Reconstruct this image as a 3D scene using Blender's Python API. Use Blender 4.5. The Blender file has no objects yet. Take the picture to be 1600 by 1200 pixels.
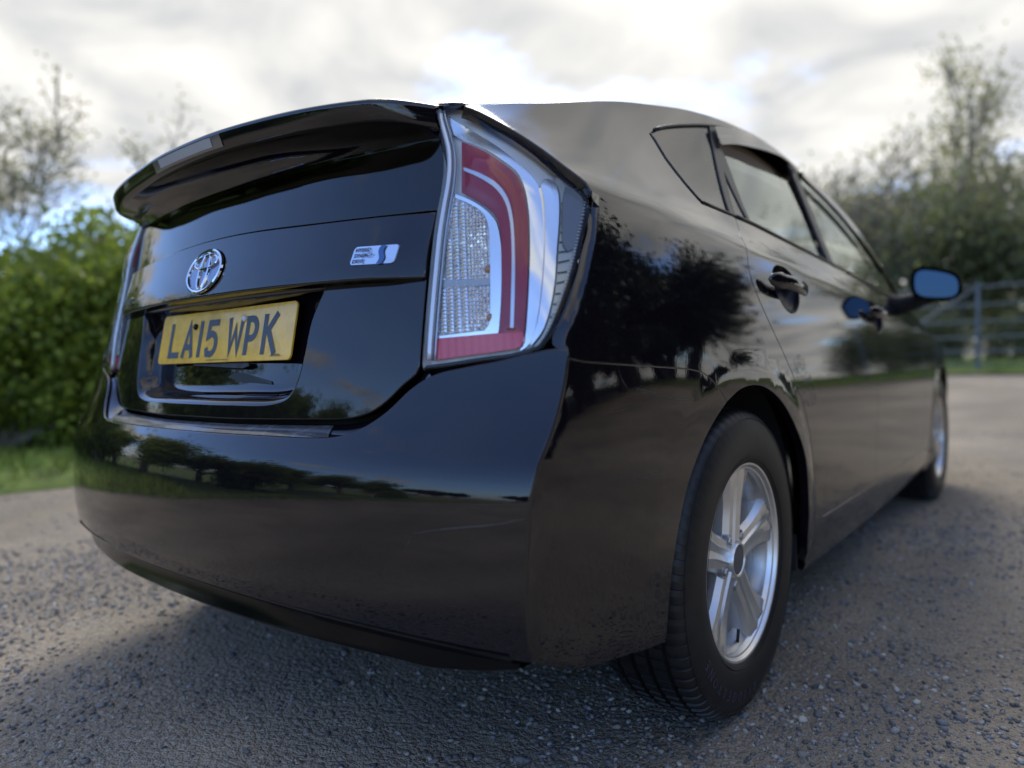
import bpy, bmesh, math, random
import numpy as np
from mathutils import Vector, Matrix, geometry
random.seed(7); RNG=np.random.default_rng(7)
scene=bpy.context.scene; COL=scene.collection

# ------------------------------------------------------------------ camera
cd=bpy.data.cameras.new('camera'); cam=bpy.data.objects.new('camera',cd); COL.objects.link(cam); scene.camera=cam
CAM_POS=Vector((1.3637,-1.4082,.7321))
_r=Vector((.77955,.62599,-.02098)); _u=Vector((-.00157,.03544,.99937)); _f=Vector((-.62634,.77902,-.02861))
m=Matrix((( _r.x,_u.x,-_f.x),(_r.y,_u.y,-_f.y),(_r.z,_u.z,-_f.z))).to_4x4(); m.translation=CAM_POS
cam.matrix_world=m
cd.sensor_width=36; cd.lens=24.44; cd.clip_start=.05; cd.clip_end=3000
cd.dof.use_dof=True; cd.dof.focus_distance=1.27; cd.dof.aperture_fstop=1.45; cd.dof.aperture_blades=0

# ------------------------------------------------------------------ sky and sun
SUN_TO=Vector((-.60,.78,1.06)).normalized()
w=bpy.data.worlds.new('World'); scene.world=w; w.use_nodes=True; nt=w.node_tree; nt.nodes.clear()
def N(t,typ,**k):
    n=t.nodes.new(typ)
    for a,b in k.items():
        if a.startswith('i_'):
            n.inputs[int(a[2:]) if a[2:].isdigit() else a[2:].replace('_',' ')].default_value=b
        else: setattr(n,a,b)
    return n
out=N(nt,'ShaderNodeOutputWorld'); bg=N(nt,'ShaderNodeBackground'); nt.links.new(bg.outputs[0],out.inputs[0])
sky=N(nt,'ShaderNodeTexSky',sky_type='NISHITA',sun_disc=False,sun_elevation=math.asin(SUN_TO.z),sun_rotation=math.atan2(SUN_TO.x,SUN_TO.y),air_density=1.0,dust_density=1.2,ozone_density=3.0)
tc=N(nt,'ShaderNodeTexCoord'); sep=N(nt,'ShaderNodeSeparateXYZ'); nt.links.new(tc.outputs['Generated'],sep.inputs[0])
def math_(t,op,a,b=None,c=None,clamp=False):
    n=N(t,'ShaderNodeMath',operation=op,use_clamp=clamp)
    for i,v in enumerate((a,b,c)):
        if v is None: continue
        if isinstance(v,(int,float)): n.inputs[i].default_value=v
        else: t.links.new(v,n.inputs[i])
    return n.outputs[0]
zc=math_(nt,'ADD',math_(nt,'MAXIMUM',sep.outputs[2],0.0),.16)
px=math_(nt,'DIVIDE',sep.outputs[0],zc); py=math_(nt,'DIVIDE',sep.outputs[1],zc)
cmb=N(nt,'ShaderNodeCombineXYZ'); nt.links.new(px,cmb.inputs[0]); nt.links.new(py,cmb.inputs[1])
n1=N(nt,'ShaderNodeTexNoise'); n1.inputs['Scale'].default_value=.9; n1.inputs['Detail'].default_value=9; n1.inputs['Roughness'].default_value=.55; n1.inputs['Distortion'].default_value=.25
nt.links.new(cmb.outputs[0],n1.inputs['Vector'])
# the cloud deck thins out towards the south, where the bodywork mirrors open blue
cover=math_(nt,'MULTIPLY_ADD',sep.outputs[1],.11,-.005)
den=math_(nt,'ADD',n1.outputs['Fac'],cover)
mr=N(nt,'ShaderNodeMapRange',interpolation_type='SMOOTHSTEP'); nt.links.new(den,mr.inputs[0]); mr.inputs[1].default_value=.445; mr.inputs[2].default_value=.55; mr.inputs[3].default_value=.10
n2=N(nt,'ShaderNodeTexNoise'); n2.inputs['Scale'].default_value=2.6; n2.inputs['Distortion'].default_value=.4; n2.inputs['Detail'].default_value=8; n2.inputs['Roughness'].default_value=.5
nt.links.new(cmb.outputs[0],n2.inputs['Vector'])
cr=N(nt,'ShaderNodeValToRGB'); nt.links.new(n2.outputs['Fac'],cr.inputs[0])
cr.color_ramp.elements[0].position=.35; cr.color_ramp.elements[0].color=(.33,.338,.345,1)
cr.color_ramp.elements[1].position=.60; cr.color_ramp.elements[1].color=(.525,.512,.485,1)
skm=N(nt,'ShaderNodeMix',data_type='RGBA',blend_type='MULTIPLY'); skm.inputs[0].default_value=1
nt.links.new(sky.outputs[0],skm.inputs[6]); skm.inputs[7].default_value=(.120,.148,.198,1)
mx=N(nt,'ShaderNodeMix',data_type='RGBA'); nt.links.new(mr.outputs[0],mx.inputs[0]); nt.links.new(skm.outputs[2],mx.inputs[6]); nt.links.new(cr.outputs[0],mx.inputs[7])
nt.links.new(mx.outputs[2],bg.inputs[0]); bg.inputs[1].default_value=1.0
sl=bpy.data.lights.new('sun','SUN'); so=bpy.data.objects.new('sun',sl); COL.objects.link(so)
sl.energy=1.45; sl.angle=math.radians(28); sl.color=(1,.93,.82)
so.rotation_euler=(-SUN_TO).to_track_quat('-Z','Y').to_euler()
vs=scene.view_settings; vs.view_transform='Standard'; vs.look='None'; vs.exposure=1.05; vs.gamma=1; vs.use_curve_mapping=False
scene.cycles.max_bounces=10; scene.cycles.transparent_max_bounces=16; scene.cycles.caustics_reflective=False; scene.cycles.caustics_refractive=False

# ------------------------------------------------------------------ master surfaces of the car
class NS:
    """natural cubic spline, linear beyond its ends"""
    def __init__(s,pts):
        p=np.array(pts,float); s.x=p[:,0]; s.y=p[:,1]; n=len(s.x); h=np.diff(s.x)
        A=np.eye(n); b=np.zeros(n)
        for i in range(1,n-1):
            A[i,i-1]=h[i-1];A[i,i]=2*(h[i-1]+h[i]);A[i,i+1]=h[i]
            b[i]=6*((s.y[i+1]-s.y[i])/h[i]-(s.y[i]-s.y[i-1])/h[i-1])
        s.m=np.linalg.solve(A,b); s.h=h
        s.d0=(s.y[1]-s.y[0])/h[0]-h[0]*s.m[1]/6
        s.d1=(s.y[-1]-s.y[-2])/h[-1]+h[-1]*s.m[-2]/6
    def __call__(s,t):
        t=np.asarray(t,float); i=np.clip(np.searchsorted(s.x,t)-1,0,len(s.h)-1)
        h=s.h[i]; a=s.x[i+1]-t; c=t-s.x[i]
        r=(s.m[i]*a**3+s.m[i+1]*c**3)/(6*h)+(s.y[i]/h-s.m[i]*h/6)*a+(s.y[i+1]/h-s.m[i+1]*h/6)*c
        r=np.where(t<s.x[0],s.y[0]+s.d0*(t-s.x[0]),r)
        return np.where(t>s.x[-1],s.y[-1]+s.d1*(t-s.x[-1]),r)
def smin(a,b,k):
    h=np.maximum(k-np.abs(a-b),0)/k
    return np.minimum(a,b)-h*h*h*k/6
# ---- the car's master surfaces; x to its right, y forward, z up, origin on the ground under the rear axle
PLAN=NS([(-.75,.772),(-.66,.798),(-.4,.845),(-.1,.861),(.4,.868),(1.3,.871),(2.3,.866),(2.9,.848),(3.25,.79),(3.5,.69),(3.62,.60)])
PROF=NS([(.16,-.050),(.26,-.016),(.40,-.004),(.56,0),(.75,-.007),(.90,-.030),(1.02,-.066),(1.2,-.15)])
ZS=NS([(-.43,1.012),(0,.985),(.45,.957),(1.0,.93),(1.7,.895),(2.4,.84),(3.2,.74)])
K1=NS([(-.62,1.30),(-.45,.95),(-.1,.62),(.3,.46),(.9,.42),(1.8,.42),(2.6,.5)])
K2=NS([(-.5,.10),(-.1,.30),(.3,.40),(.9,.40),(1.8,.40),(2.6,.4)])
def side_lo(y,z): return PLAN(y)+PROF(z)
def side_up(y,z):
    zs=ZS(y); d=np.maximum(z-zs,-.05)
    return side_lo(y,zs)-K1(y)*d-K2(y)*.06*(1-np.exp(-d/.06))
BC=NS([(.20,-.725),(.30,-.772),(.36,-.785),(.45,-.789),(.53,-.785),(.572,-.779),(.592,-.772),(.62,-.757),(.66,-.738),(.75,-.708),(.80,-.694),(.85,-.668),(.92,-.618),(1.0,-.564),(1.2,-.42)])
AY,AZ,AR=-.015,.305,.374          # rear wheel arch
FAY=2.70
def arch_lip(y,z):
    y=np.asarray(y,float); z=np.asarray(z,float); o=0
    for cy in (AY,FAY):
        r=np.hypot(y-cy,z-AZ); t=np.clip((r-.398)/.045,0,1)
        o=o+.007*(1-t*t*(3-2*t))
    return o
def x_rear(y,z):
    return np.sqrt(np.maximum(np.asarray(y,float)-BC(z),1e-4)/.18)+8*np.maximum(np.asarray(z,float)-.985,0)
def side(y,z):
    y=np.asarray(y,float);z=np.asarray(z,float)
    x=smin(side_lo(y,z)+arch_lip(y,z),side_up(y,z),.014)
    return np.where(y<-.35,smin(x,x_rear(y,z),.010),x)
def bumper(x,z):
    x=np.asarray(x,float); return BC(z)+.18*x*x
HY=NS([(.55,-.716),(.62,-.712),(.80,-.684),(.95,-.652),(1.05,-.632),(1.2,-.595)])
def hatch(x,z):
    x=np.asarray(x,float)
    return HY(z)-.018+.073*(np.abs(x)/.58)**2.2

# lamp surface: depth n=(x-y)/r2 over s=(x+y)/r2 and height z, a thin plate through its edges and its ridge
R2=2**.5
LAMP_PTS=[(.580,-.651,.721),(.574,-.640,.80),(.570,-.627,.875),(.571,-.607,.965),(.576,-.588,1.045),(.560,-.572,1.11),(.540,-.566,1.163),
 (.645,-.634,.729),(.715,-.612,.745),(.7726,-.5975,.7623),(.7808,-.5892,.7852),(.79,-.5548,.8514),(.7816,-.505,.9243),(.7721,-.4701,.9801),(.769,-.456,1.003),
 (.7138,-.4535,1.0651),(.6658,-.4757,1.1089),(.6151,-.513,1.1479),(.5928,-.5433,1.1588),
 (.66,-.622,.80),(.66,-.606,.88),(.662,-.583,.97),(.655,-.565,1.06),
 (.735,-.599,.80),(.74,-.582,.87),(.737,-.556,.94),(.722,-.532,1.01)]
class TPS:
    def __init__(s,P,v,lam=1e-7):
        P=np.array(P,float); v=np.array(v,float); n=len(P); s.P=P
        K=s.k(P,P)+lam*np.eye(n); Q=np.c_[np.ones(n),P]
        A=np.block([[K,Q],[Q.T,np.zeros((3,3))]])
        s.w=np.linalg.solve(A,np.r_[v,0,0,0])
    def k(s,A,B):
        d=((A[:,None]-B[None])**2).sum(-1); return np.where(d>0,.5*d*np.log(np.maximum(d,1e-12)),0)
    def __call__(s,a,b):
        a=np.asarray(a,float);b=np.asarray(b,float); sh=np.broadcast(a,b).shape
        q=np.c_[np.broadcast_to(a,sh).ravel(),np.broadcast_to(b,sh).ravel()]
        return (s.k(q,s.P)@s.w[:-3]+s.w[-3]+q@s.w[-2:]).reshape(sh)
_L=np.array(LAMP_PTS)
LAMP=TPS(np.c_[(_L[:,0]+_L[:,1])/R2,_L[:,2]],(_L[:,0]-_L[:,1])/R2)
def lamp_xyz(s,z,off=0):
    n=LAMP(s,z)+off; s=np.asarray(s,float)
    return np.stack([(s+n)/R2,(s-n)/R2,np.broadcast_to(z,s.shape)],-1)
# outlines of panels: (y, height) on the flanks, (x, height) on the rear, (diagonal, height) on the lamps
BAKED = {
 'bq': [(-0.5954, 0.7499), (-0.5925, 0.7413), (-0.5679, 0.7346), (-0.5134, 0.73), (-0.3905, 0.7231), (-0.2675, 0.7154), (-0.2203, 0.7075), (-0.1739, 0.6852), (-0.1323, 0.6522)],
 'qd': [(0.1963, 1.0676), (0.1632, 1.0318), (0.1118, 0.9897), (0.0701, 0.9175), (0.079, 0.8793), (0.106, 0.8379), (0.1578, 0.7819), (0.2133, 0.729), (0.2941, 0.6468), (0.3746, 0.5314), (0.4132, 0.4263), (0.4336, 0.3582)],
 'lamp_edge': [(-0.5954, 0.7499), (-0.5961, 0.7603), (-0.5928, 0.7749), (-0.5713, 0.8235), (-0.5337, 0.8831), (-0.493, 0.9437), (-0.4711, 0.9883), (-0.4702, 1.0011)],
 'lamp_top': [(-0.4702, 1.0011), (-0.4727, 1.0151), (-0.4824, 1.0407), (-0.4936, 1.0743), (-0.5084, 1.1007), (-0.5259, 1.1235), (-0.545, 1.1436), (-0.5629, 1.1527)],
 'qg_rear': [(-0.0201, 1.2288), (-0.0191, 1.2069), (-0.0214, 1.1673), (-0.0017, 1.1101), (0.0159, 1.0801), (0.0266, 1.0698)],
 'hatch_low': [(0.2139, 0.6409), (0.3471, 0.6443), (0.4348, 0.6471), (0.467, 0.6529), (0.489, 0.6614), (0.5121, 0.6769), (0.5392, 0.7022), (0.5603, 0.7191), (0.5657, 0.732)],
 'hatch_edge': [(0.5657, 0.732), (0.5618, 0.805), (0.5584, 0.8754)],
 'recess_r': [(0.3501, 0.876), (0.3304, 0.8164), (0.3239, 0.7552), (0.3145, 0.7087), (0.2957, 0.6831), (0.2551, 0.6715), (0.2104, 0.6697)],
 'bump_top': [(0.3934, 0.6164), (0.428, 0.6181), (0.4596, 0.6225), (0.4953, 0.6352), (0.5327, 0.6603), (0.5663, 0.6946), (0.5994, 0.7149), (0.6574, 0.7276), (0.708, 0.7352), (0.7603, 0.747), (0.7853, 0.7509)],
 'arch_rear': [(-0.1323, 0.6522), (-0.1815, 0.6231), (-0.2276, 0.5863), (-0.2875, 0.5144), (-0.3329, 0.4125), (-0.3553, 0.3204), (-0.3621, 0.2647)],
 'arch_front': [(-0.1323, 0.6522), (-0.0611, 0.6747), (0.0374, 0.6761), (0.1476, 0.641), (0.2511, 0.5689), (0.3222, 0.4861), (0.352, 0.3572), (0.3587, 0.2763), (0.4486, 0.1888)],
 'b_low': [(-0.6587, 0.3214), (-0.5809, 0.2894), (-0.4957, 0.2772), (-0.3621, 0.2647)],
 'scuff': [(0.1891, 0.6991), (0.324, 0.7419), (0.3645, 0.7075), (0.4357, 0.6256), (0.3156, 0.6183), (0.2485, 0.6578)],
 'tri_top': [(0.3193, 1.2369)],
 'bp': [(0.9261, 1.0362), (0.9832, 1.0338), (1.1003, 1.3498), (0.9703, 1.3157)],
 'glass_top': [(0.3406, 1.2631), (0.4467, 1.2747), (0.6023, 1.283), (0.7744, 1.2982), (0.9417, 1.3098)],
 'defl_low': [(0.3354, 1.2835), (0.4441, 1.3117), (0.6063, 1.3417), (0.7881, 1.3717), (0.9738, 1.3894), (1.083, 1.365)],
 'fglass_top': [(1.091, 1.336), (1.1871, 1.3098), (1.2734, 1.2108), (1.5199, 1.155), (1.7732, 1.1261)],
 'L_in': [(-0.0251, 1.167), (-0.0217, 1.1444), (-0.0145, 1.1133), (-0.0085, 1.0772), (-0.0085, 1.0473), (-0.012, 1.0188), (-0.0185, 0.9872), (-0.0256, 0.9479), (-0.0326, 0.8932), (-0.0396, 0.8317), (-0.0454, 0.775), (-0.049, 0.7301)],
 'L_bot': [(-0.049, 0.7301), (-0.0169, 0.7332), (0.0366, 0.7403), (0.081, 0.7451), (0.1041, 0.7507), (0.1188, 0.7579)],
 'L_out': [(0.1188, 0.7579), (0.1309, 0.7748), (0.1544, 0.8236), (0.1785, 0.8829), (0.2, 0.9433), (0.2161, 0.99), (0.221, 1.0053)],
 'L_top': [(0.221, 1.0053), (0.2148, 1.021), (0.1893, 1.0486), (0.153, 1.0819), (0.1189, 1.1077), (0.0844, 1.1304), (0.0491, 1.1485), (0.0201, 1.161), (-0.0053, 1.1644), (-0.0251, 1.167)],
 'red_outer': [(0.0193, 1.0972), (0.0494, 1.076), (0.0778, 1.0511), (0.099, 1.0297), (0.1084, 1.0045), (0.1127, 0.9664), (0.1117, 0.9198), (0.1072, 0.8633), (0.1019, 0.8089), (0.0976, 0.7732)],
 'red_mid': [(0.0976, 0.7732), (0.0644, 0.7782)],
 'red_inner': [(0.0644, 0.7782), (0.0696, 0.8289), (0.0722, 0.8844), (0.0728, 0.9266), (0.0698, 0.9542), (0.0598, 0.9729), (0.0422, 0.9887), (0.0162, 1.0082)],
 'band_top': [(-0.0373, 0.7735), (0.0522, 0.7779), (0.0971, 0.7789)],
 'band_r': [(0.0971, 0.7789), (0.0962, 0.7661), (0.0923, 0.7577), (0.0856, 0.7551)],
 'band_bot': [(0.0856, 0.7551), (0.0479, 0.7505), (0.0018, 0.7457), (-0.0395, 0.7404)],
 'guide_a': [(0.02, 1.0485), (0.047, 1.0319), (0.0717, 1.0113), (0.0851, 0.9867), (0.0906, 0.9512), (0.0904, 0.9013), (0.0877, 0.8456), (0.0837, 0.7862)],
 'guide_b': [(0.0794, 0.7864), (0.0833, 0.8459), (0.0866, 0.9016), (0.0864, 0.9516), (0.0807, 0.9832), (0.0678, 1.0058), (0.0467, 1.0248), (0.0198, 1.0435)],
 'clear_top': [(0.0048, 1.0011), (0.0276, 0.9872), (0.0472, 0.9702), (0.0547, 0.9485), (0.0552, 0.9171), (0.0541, 0.8674), (0.0517, 0.8117), (0.0494, 0.7917), (0.0428, 0.7836)],
 'clear_low': [(0.0428, 0.7836), (-0.035, 0.7774)],
 'clear_in': [(-0.035, 0.7774), (-0.0303, 0.8167), (-0.0227, 0.8625), (-0.0138, 0.9169), (-0.0049, 0.9638), (0.0025, 0.999)],
 'frame_top': [(-0.0011, 1.0102), (0.024, 0.9957), (0.049, 0.9759), (0.0647, 0.9545), (0.0704, 0.9227), (0.0704, 0.8844), (0.0674, 0.8289), (0.0623, 0.7793)],
 'frame_low': [(0.0623, 0.7793), (-0.0373, 0.7743)],
 'frame_in': [(-0.0373, 0.7743), (-0.0325, 0.8167), (-0.025, 0.8624), (-0.0161, 0.9166), (-0.008, 0.9636)],
 'refl_out': [(0.0003, 1.1459), (0.0328, 1.1197), (0.0698, 1.089), (0.0985, 1.0608), (0.1198, 1.039), (0.1345, 1.0126), (0.1399, 0.9876), (0.1365, 0.9199), (0.1279, 0.8517), (0.1179, 0.7975), (0.1062, 0.7623), (0.0933, 0.7514)],
 'refl_in': [(0.0934, 0.7549), (0.1008, 0.7732), (0.1058, 0.809), (0.1112, 0.8636), (0.1158, 0.9203), (0.1169, 0.9672), (0.1129, 1.0076), (0.1038, 1.0355), (0.0806, 1.0585), (0.0501, 1.0837), (0.0212, 1.1029), (0.0053, 1.1147)],
 'side_a': [(0.1668, 1.0293), (0.1701, 1.002), (0.167, 0.9598), (0.1575, 0.9038), (0.1488, 0.8505), (0.1379, 0.8071), (0.126, 0.7773), (0.112, 0.7567)],
 'side_b': [(0.117, 0.76), (0.1299, 0.7771), (0.1528, 0.8246), (0.177, 0.8845), (0.1986, 0.9455), (0.2139, 0.9926), (0.2173, 1.0058)],
 'oval': [(0.1798, 1.0118), (0.196, 1.0101), (0.2122, 1.0045), (0.2066, 0.9742), (0.192, 0.9321), (0.1789, 0.9055), (0.1708, 0.9013), (0.1654, 0.911), (0.166, 0.9348), (0.1715, 0.9797)],
 'glossy_a': [(0.1457, 1.0233), (0.1611, 1.0221), (0.1655, 1.001), (0.1626, 0.9591), (0.1534, 0.9034), (0.145, 0.8504), (0.1342, 0.8071), (0.1225, 0.7791), (0.107, 0.7586)],
 'glossy_b': [(0.1071, 0.7614), (0.1187, 0.7971), (0.1287, 0.8509), (0.1373, 0.9188), (0.1408, 0.9861), (0.1385, 1.0111)],
 'bar_a': [(-0.0215, 0.867), (0.0528, 0.8628)],
 'bar_b': [(0.0525, 0.8538), (-0.0225, 0.8554)],
}
# ------------------------------------------------------------------ mesh helpers
def link(o,parent=None):
    COL.objects.link(o)
    if parent is not None: o.parent=parent
    return o
def mesh_obj(name,V,F,mat,parent=None,normals=None,smooth=True,mats=None,fm=None):
    me=bpy.data.meshes.new(name); me.from_pydata([tuple(map(float,v)) for v in V],[],[tuple(map(int,f)) for f in F]); 
    if mat is not None: me.materials.append(mat)
    for mm in (mats or []): me.materials.append(mm)
    if fm is not None: me.polygons.foreach_set('material_index',np.array(fm,np.int32))
    if smooth: me.polygons.foreach_set('use_smooth',np.ones(len(me.polygons),bool))
    me.update()
    if normals is not None: me.normals_split_custom_set_from_vertices([tuple(map(float,n)) for n in normals])
    return link(bpy.data.objects.new(name,me),parent)
def tag(o,label=None,cat=None,group=None,kind=None):
    for k,v in (('label',label),('category',cat),('group',group),('kind',kind)):
        if v: o[k]=v
    return o
def empty(name,loc=(0,0,0),rz=0,label=None,cat=None,group=None):
    o=bpy.data.objects.new(name,None); o.empty_display_size=.1; link(o); o.location=loc; o.rotation_euler=(0,0,rz)
    return tag(o,label,cat,group)
def copy_tree(o,parent=None):
    c=o.copy(); link(c,parent)
    for ch in list(o.children): copy_tree(ch,c)
    return c
class MB:
    """collects shapes, then becomes one mesh object"""
    def __init__(s): s.V=[];s.F=[];s.N=[]
    def add(s,V,F,Nn=None):
        o=len(s.V); s.V+= [tuple(v) for v in V]; s.F+=[tuple(i+o for i in f) for f in F]
        if Nn is not None: s.N+=[tuple(n) for n in Nn]
    def box(s,c,d,rz=0,M=None):
        V=[]
        for x in(-1,1):
            for y in(-1,1):
                for z in(-1,1):
                    p=Vector((x*d[0]/2,y*d[1]/2,z*d[2]/2))
                    if M is not None: p=M@p
                    elif rz: p=Matrix.Rotation(rz,3,'Z')@p
                    V.append(tuple(p+Vector(c)))
        s.add(V,[(0,1,3,2),(4,6,7,5),(0,4,5,1),(2,3,7,6),(0,2,6,4),(1,5,7,3)])
    def tube(s,P,R,n=8,cap=True):
        P=[Vector(p) for p in P]; R=R if hasattr(R,'__len__') else [R]*len(P); V=[];F=[]
        d0=(P[1]-P[0]).normalized(); a=d0.orthogonal().normalized()
        for i,p in enumerate(P):
            d=((P[min(i+1,len(P)-1)]-P[max(i-1,0)])).normalized(); a=(a-d*a.dot(d)).normalized(); b=d.cross(a)
            for k in range(n):
                t=2*math.pi*k/n; V.append(tuple(p+(a*math.cos(t)+b*math.sin(t))*R[i]))
        for i in range(len(P)-1):
            for k in range(n): F.append((i*n+k,i*n+(k+1)%n,(i+1)*n+(k+1)%n,(i+1)*n+k))
        if cap: F+= [tuple(range(n))[::-1],tuple(range((len(P)-1)*n,len(P)*n))]
        s.add(V,F)
    def lathe(s,prof,n=64,axis='x',c=(0,0,0),closed=False):
        # prof: (along axis, radius)
        V=[];F=[];m=len(prof)
        for k in range(n):
            t=2*math.pi*k/n
            for a,r in prof: V.append((c[0]+a,c[1]+r*math.cos(t),c[2]+r*math.sin(t)))
        for k in range(n):
            k2=(k+1)%n
            for i in range(m-1 if not closed else m):
                j=(i+1)%m; F.append((k*m+i,k*m+j,k2*m+j,k2*m+i))
        s.add(V,F)
    def build(s,name,mat,parent=None,smooth=True):
        return mesh_obj(name,s.V,s.F,mat,parent,smooth=smooth)
def auto_smooth(o,deg=35):
    me=o.data; bm=bmesh.new(); bm.from_mesh(me); bmesh.ops.recalc_face_normals(bm,faces=bm.faces)
    for e in bm.edges:
        if len(e.link_faces)==2 and e.calc_face_angle(0)>math.radians(deg): e.smooth=False
    bm.to_mesh(me); bm.free(); return o
def cat_rom(P,step=.008,closed=False):
    """smooth curve through the points, resampled"""
    P=np.array(P,float)
    if len(P)==2:
        n=max(1,int(np.linalg.norm(P[1]-P[0])/step)); t=np.linspace(0,1,n+1)[:,None]; return P[0]*(1-t)+P[1]*t
    d=np.r_[0,np.cumsum(np.maximum(np.linalg.norm(np.diff(P,axis=0),axis=1)**.5,1e-5))]
    out=[];n=len(P)
    T=np.zeros_like(P)
    for i in range(n):
        if i==0: T[i]=(P[1]-P[0])/(d[1]-d[0])
        elif i==n-1: T[i]=(P[-1]-P[-2])/(d[-1]-d[-2])
        else:
            a=(P[i]-P[i-1])/(d[i]-d[i-1]); b=(P[i+1]-P[i])/(d[i+1]-d[i]); h0=d[i]-d[i-1];h1=d[i+1]-d[i]
            T[i]=(a*h1+b*h0)/(h0+h1)
    for i in range(n-1):
        h=d[i+1]-d[i]; k=max(1,int(np.linalg.norm(P[i+1]-P[i])/step))
        for j in range(k):
            t=j/k; t2=t*t;t3=t2*t
            out.append((2*t3-3*t2+1)*P[i]+(t3-2*t2+t)*h*T[i]+(-2*t3+3*t2)*P[i+1]+(t3-t2)*h*T[i+1])
    out.append(P[-1]); return np.array(out)
def loop(*segs,step=.008):
    pts=[]
    for s_ in segs:
        c=cat_rom(s_,step)
        for q in c:
            if not pts or np.linalg.norm(q-pts[-1])>step*.2: pts.append(q)
    while np.linalg.norm(pts[0]-pts[-1])<step*.2: pts.pop()
    P=np.array(pts); a=np.sum(P[:,0]*np.roll(P[:,1],-1)-P[:,1]*np.roll(P[:,0],-1))
    return P if a>0 else P[::-1]
def inset(P,d):
    """move a counter-clockwise outline inwards"""
    e=np.roll(P,-1,0)-P; e/=np.linalg.norm(e,axis=1)[:,None]+1e-12
    n=np.c_[-e[:,1],e[:,0]]; m_=n+np.roll(n,1,0); m_/=np.maximum(np.linalg.norm(m_,axis=1)[:,None],.2)
    return P+m_*d
def inside(P,Q):
    x,y=Q[:,0],Q[:,1]; r=np.zeros(len(Q),bool)
    for a,b in zip(P,np.roll(P,-1,0)):
        c=(a[1]>y)!=(b[1]>y)
        with np.errstate(divide='ignore',invalid='ignore'):
            r^=c&(x<(b[0]-a[0])*(y-a[1])/(b[1]-a[1])+a[0])
    return r
def dist_to(P,Q):
    d=np.full(len(Q),9.)
    for a,b in zip(P,np.roll(P,-1,0)):
        ab=b-a; t=np.clip(((Q-a)@ab)/(ab@ab+1e-12),0,1); d=np.minimum(d,np.linalg.norm(Q-a-t[:,None]*ab,axis=1))
    return d
def trimmed(S,outline,outward,gap=.0018,grid=.025,roll=.0022,fold=.014,holes=()):
    """a panel: the surface S(u,v)->xyz cut to an outline, its edge rolled over and folded in. Returns verts, faces, normals"""
    P=inset(outline,gap) if gap else outline
    lo=P.min(0);hi=P.max(0)
    gx,gy=np.meshgrid(np.arange(lo[0],hi[0],grid),np.arange(lo[1],hi[1],grid)); 
    gx=gx+(np.arange(gx.shape[0])[:,None]%2)*grid*.5
    G=np.c_[gx.ravel(),gy.ravel()]
    G=G[inside(P,G)]; G=G[dist_to(P,G)>grid*.45]
    hs=[inset(h,-gap) for h in holes]
    for h in hs: G=G[~inside(h,G)]; G=G[dist_to(h,G)>grid*.45] if len(G) else G
    pts=[Vector(p) for p in P]+[Vector(p) for h in hs for p in h]; n=len(P)
    edges=[(i,(i+1)%n) for i in range(n)]; o=n
    for h in hs: edges+=[(o+i,o+(i+1)%len(h)) for i in range(len(h))]; o+=len(h)
    pts+=[Vector(p) for p in G]
    vs,es,fs,*_=geometry.delaunay_2d_cdt(pts,edges,[],1,1e-6)
    U=np.array([tuple(v) for v in vs]); F=np.array([f for f in fs if len(f)==3])
    cen=U[F].mean(1); ok=inside(P,cen)
    for h in hs: ok&=~inside(h,cen)
    F=F[ok]
    def nrm(U):
        e=4e-4; a=S(U[:,0]+e,U[:,1])-S(U[:,0]-e,U[:,1]); b=S(U[:,0],U[:,1]+e)-S(U[:,0],U[:,1]-e)
        q=np.cross(a,b); q/=np.linalg.norm(q,axis=1)[:,None]+1e-15
        s_=np.sign((q*outward(U)).sum(1)); s_[s_==0]=1; return q*s_[:,None]
    V=S(U[:,0],U[:,1]); Nn=nrm(U)
    A=V[F]; fl=(np.cross(A[:,1]-A[:,0],A[:,2]-A[:,0])*Nn[F[:,0]]).sum(1)<0
    F[fl]=F[fl][:,::-1]
    V=list(V);NN=list(Nn);FF=[tuple(f) for f in F]
    if fold:
        for L,sg in [(P,1)]+[(h,-1) for h in hs]:
            p3=S(L[:,0],L[:,1]); nn=nrm(L); t=np.roll(p3,-1,0)-np.roll(p3,1,0); t/=np.linalg.norm(t,axis=1)[:,None]+1e-12
            ot=np.cross(t,nn)*sg; ot/=np.linalg.norm(ot,axis=1)[:,None]+1e-12
            # make sure it points away from the panel
            c=S((L[:,0]+ (L.mean(0)[0]-L[:,0])*.02),(L[:,1]+(L.mean(0)[1]-L[:,1])*.02))
            rings=[(0,0,nn),(.7*roll,.3*roll,(nn+ot)),(roll,roll,ot),(roll,fold,ot)]
            if np.mean(((c-p3)*ot).sum(1))*sg>0: rings=[(a_*-1 if a_ else 0,b_,(nn-ot) if i==1 else (nn if i==0 else -ot)) for i,(a_,b_,_) in enumerate(rings)]
            base=len(V);k=len(L)
            for a_,b_,q in rings:
                V+=list(p3+ot*a_-nn*b_); q=q/np.linalg.norm(q,axis=1)[:,None]; NN+=list(q)
            for r in range(3):
                for i in range(k):
                    j=(i+1)%k; f=(base+r*k+i,base+r*k+j,base+(r+1)*k+j,base+(r+1)*k+i)
                    a0,a1,a2=(np.array(V[f[q]]) for q in (0,1,2))
                    if np.dot(np.cross(a1-a0,a2-a0),NN[f[0]]+NN[f[2]])<0: f=f[::-1]
                    FF.append(f)
    return np.array(V),FF,np.array(NN)
def mirror(t):
    V,F,Nn=t; k=np.array([-1,1,1]); return V*k,[f[::-1] for f in F],Nn*k
def join(*ts):
    V=[];F=[];Nn=[]
    for v,f,n in ts:
        o=len(V); V+=list(v); F+=[tuple(i+o for i in q) for q in f]; Nn+=list(n)
    return np.array(V),F,np.array(Nn)
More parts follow.
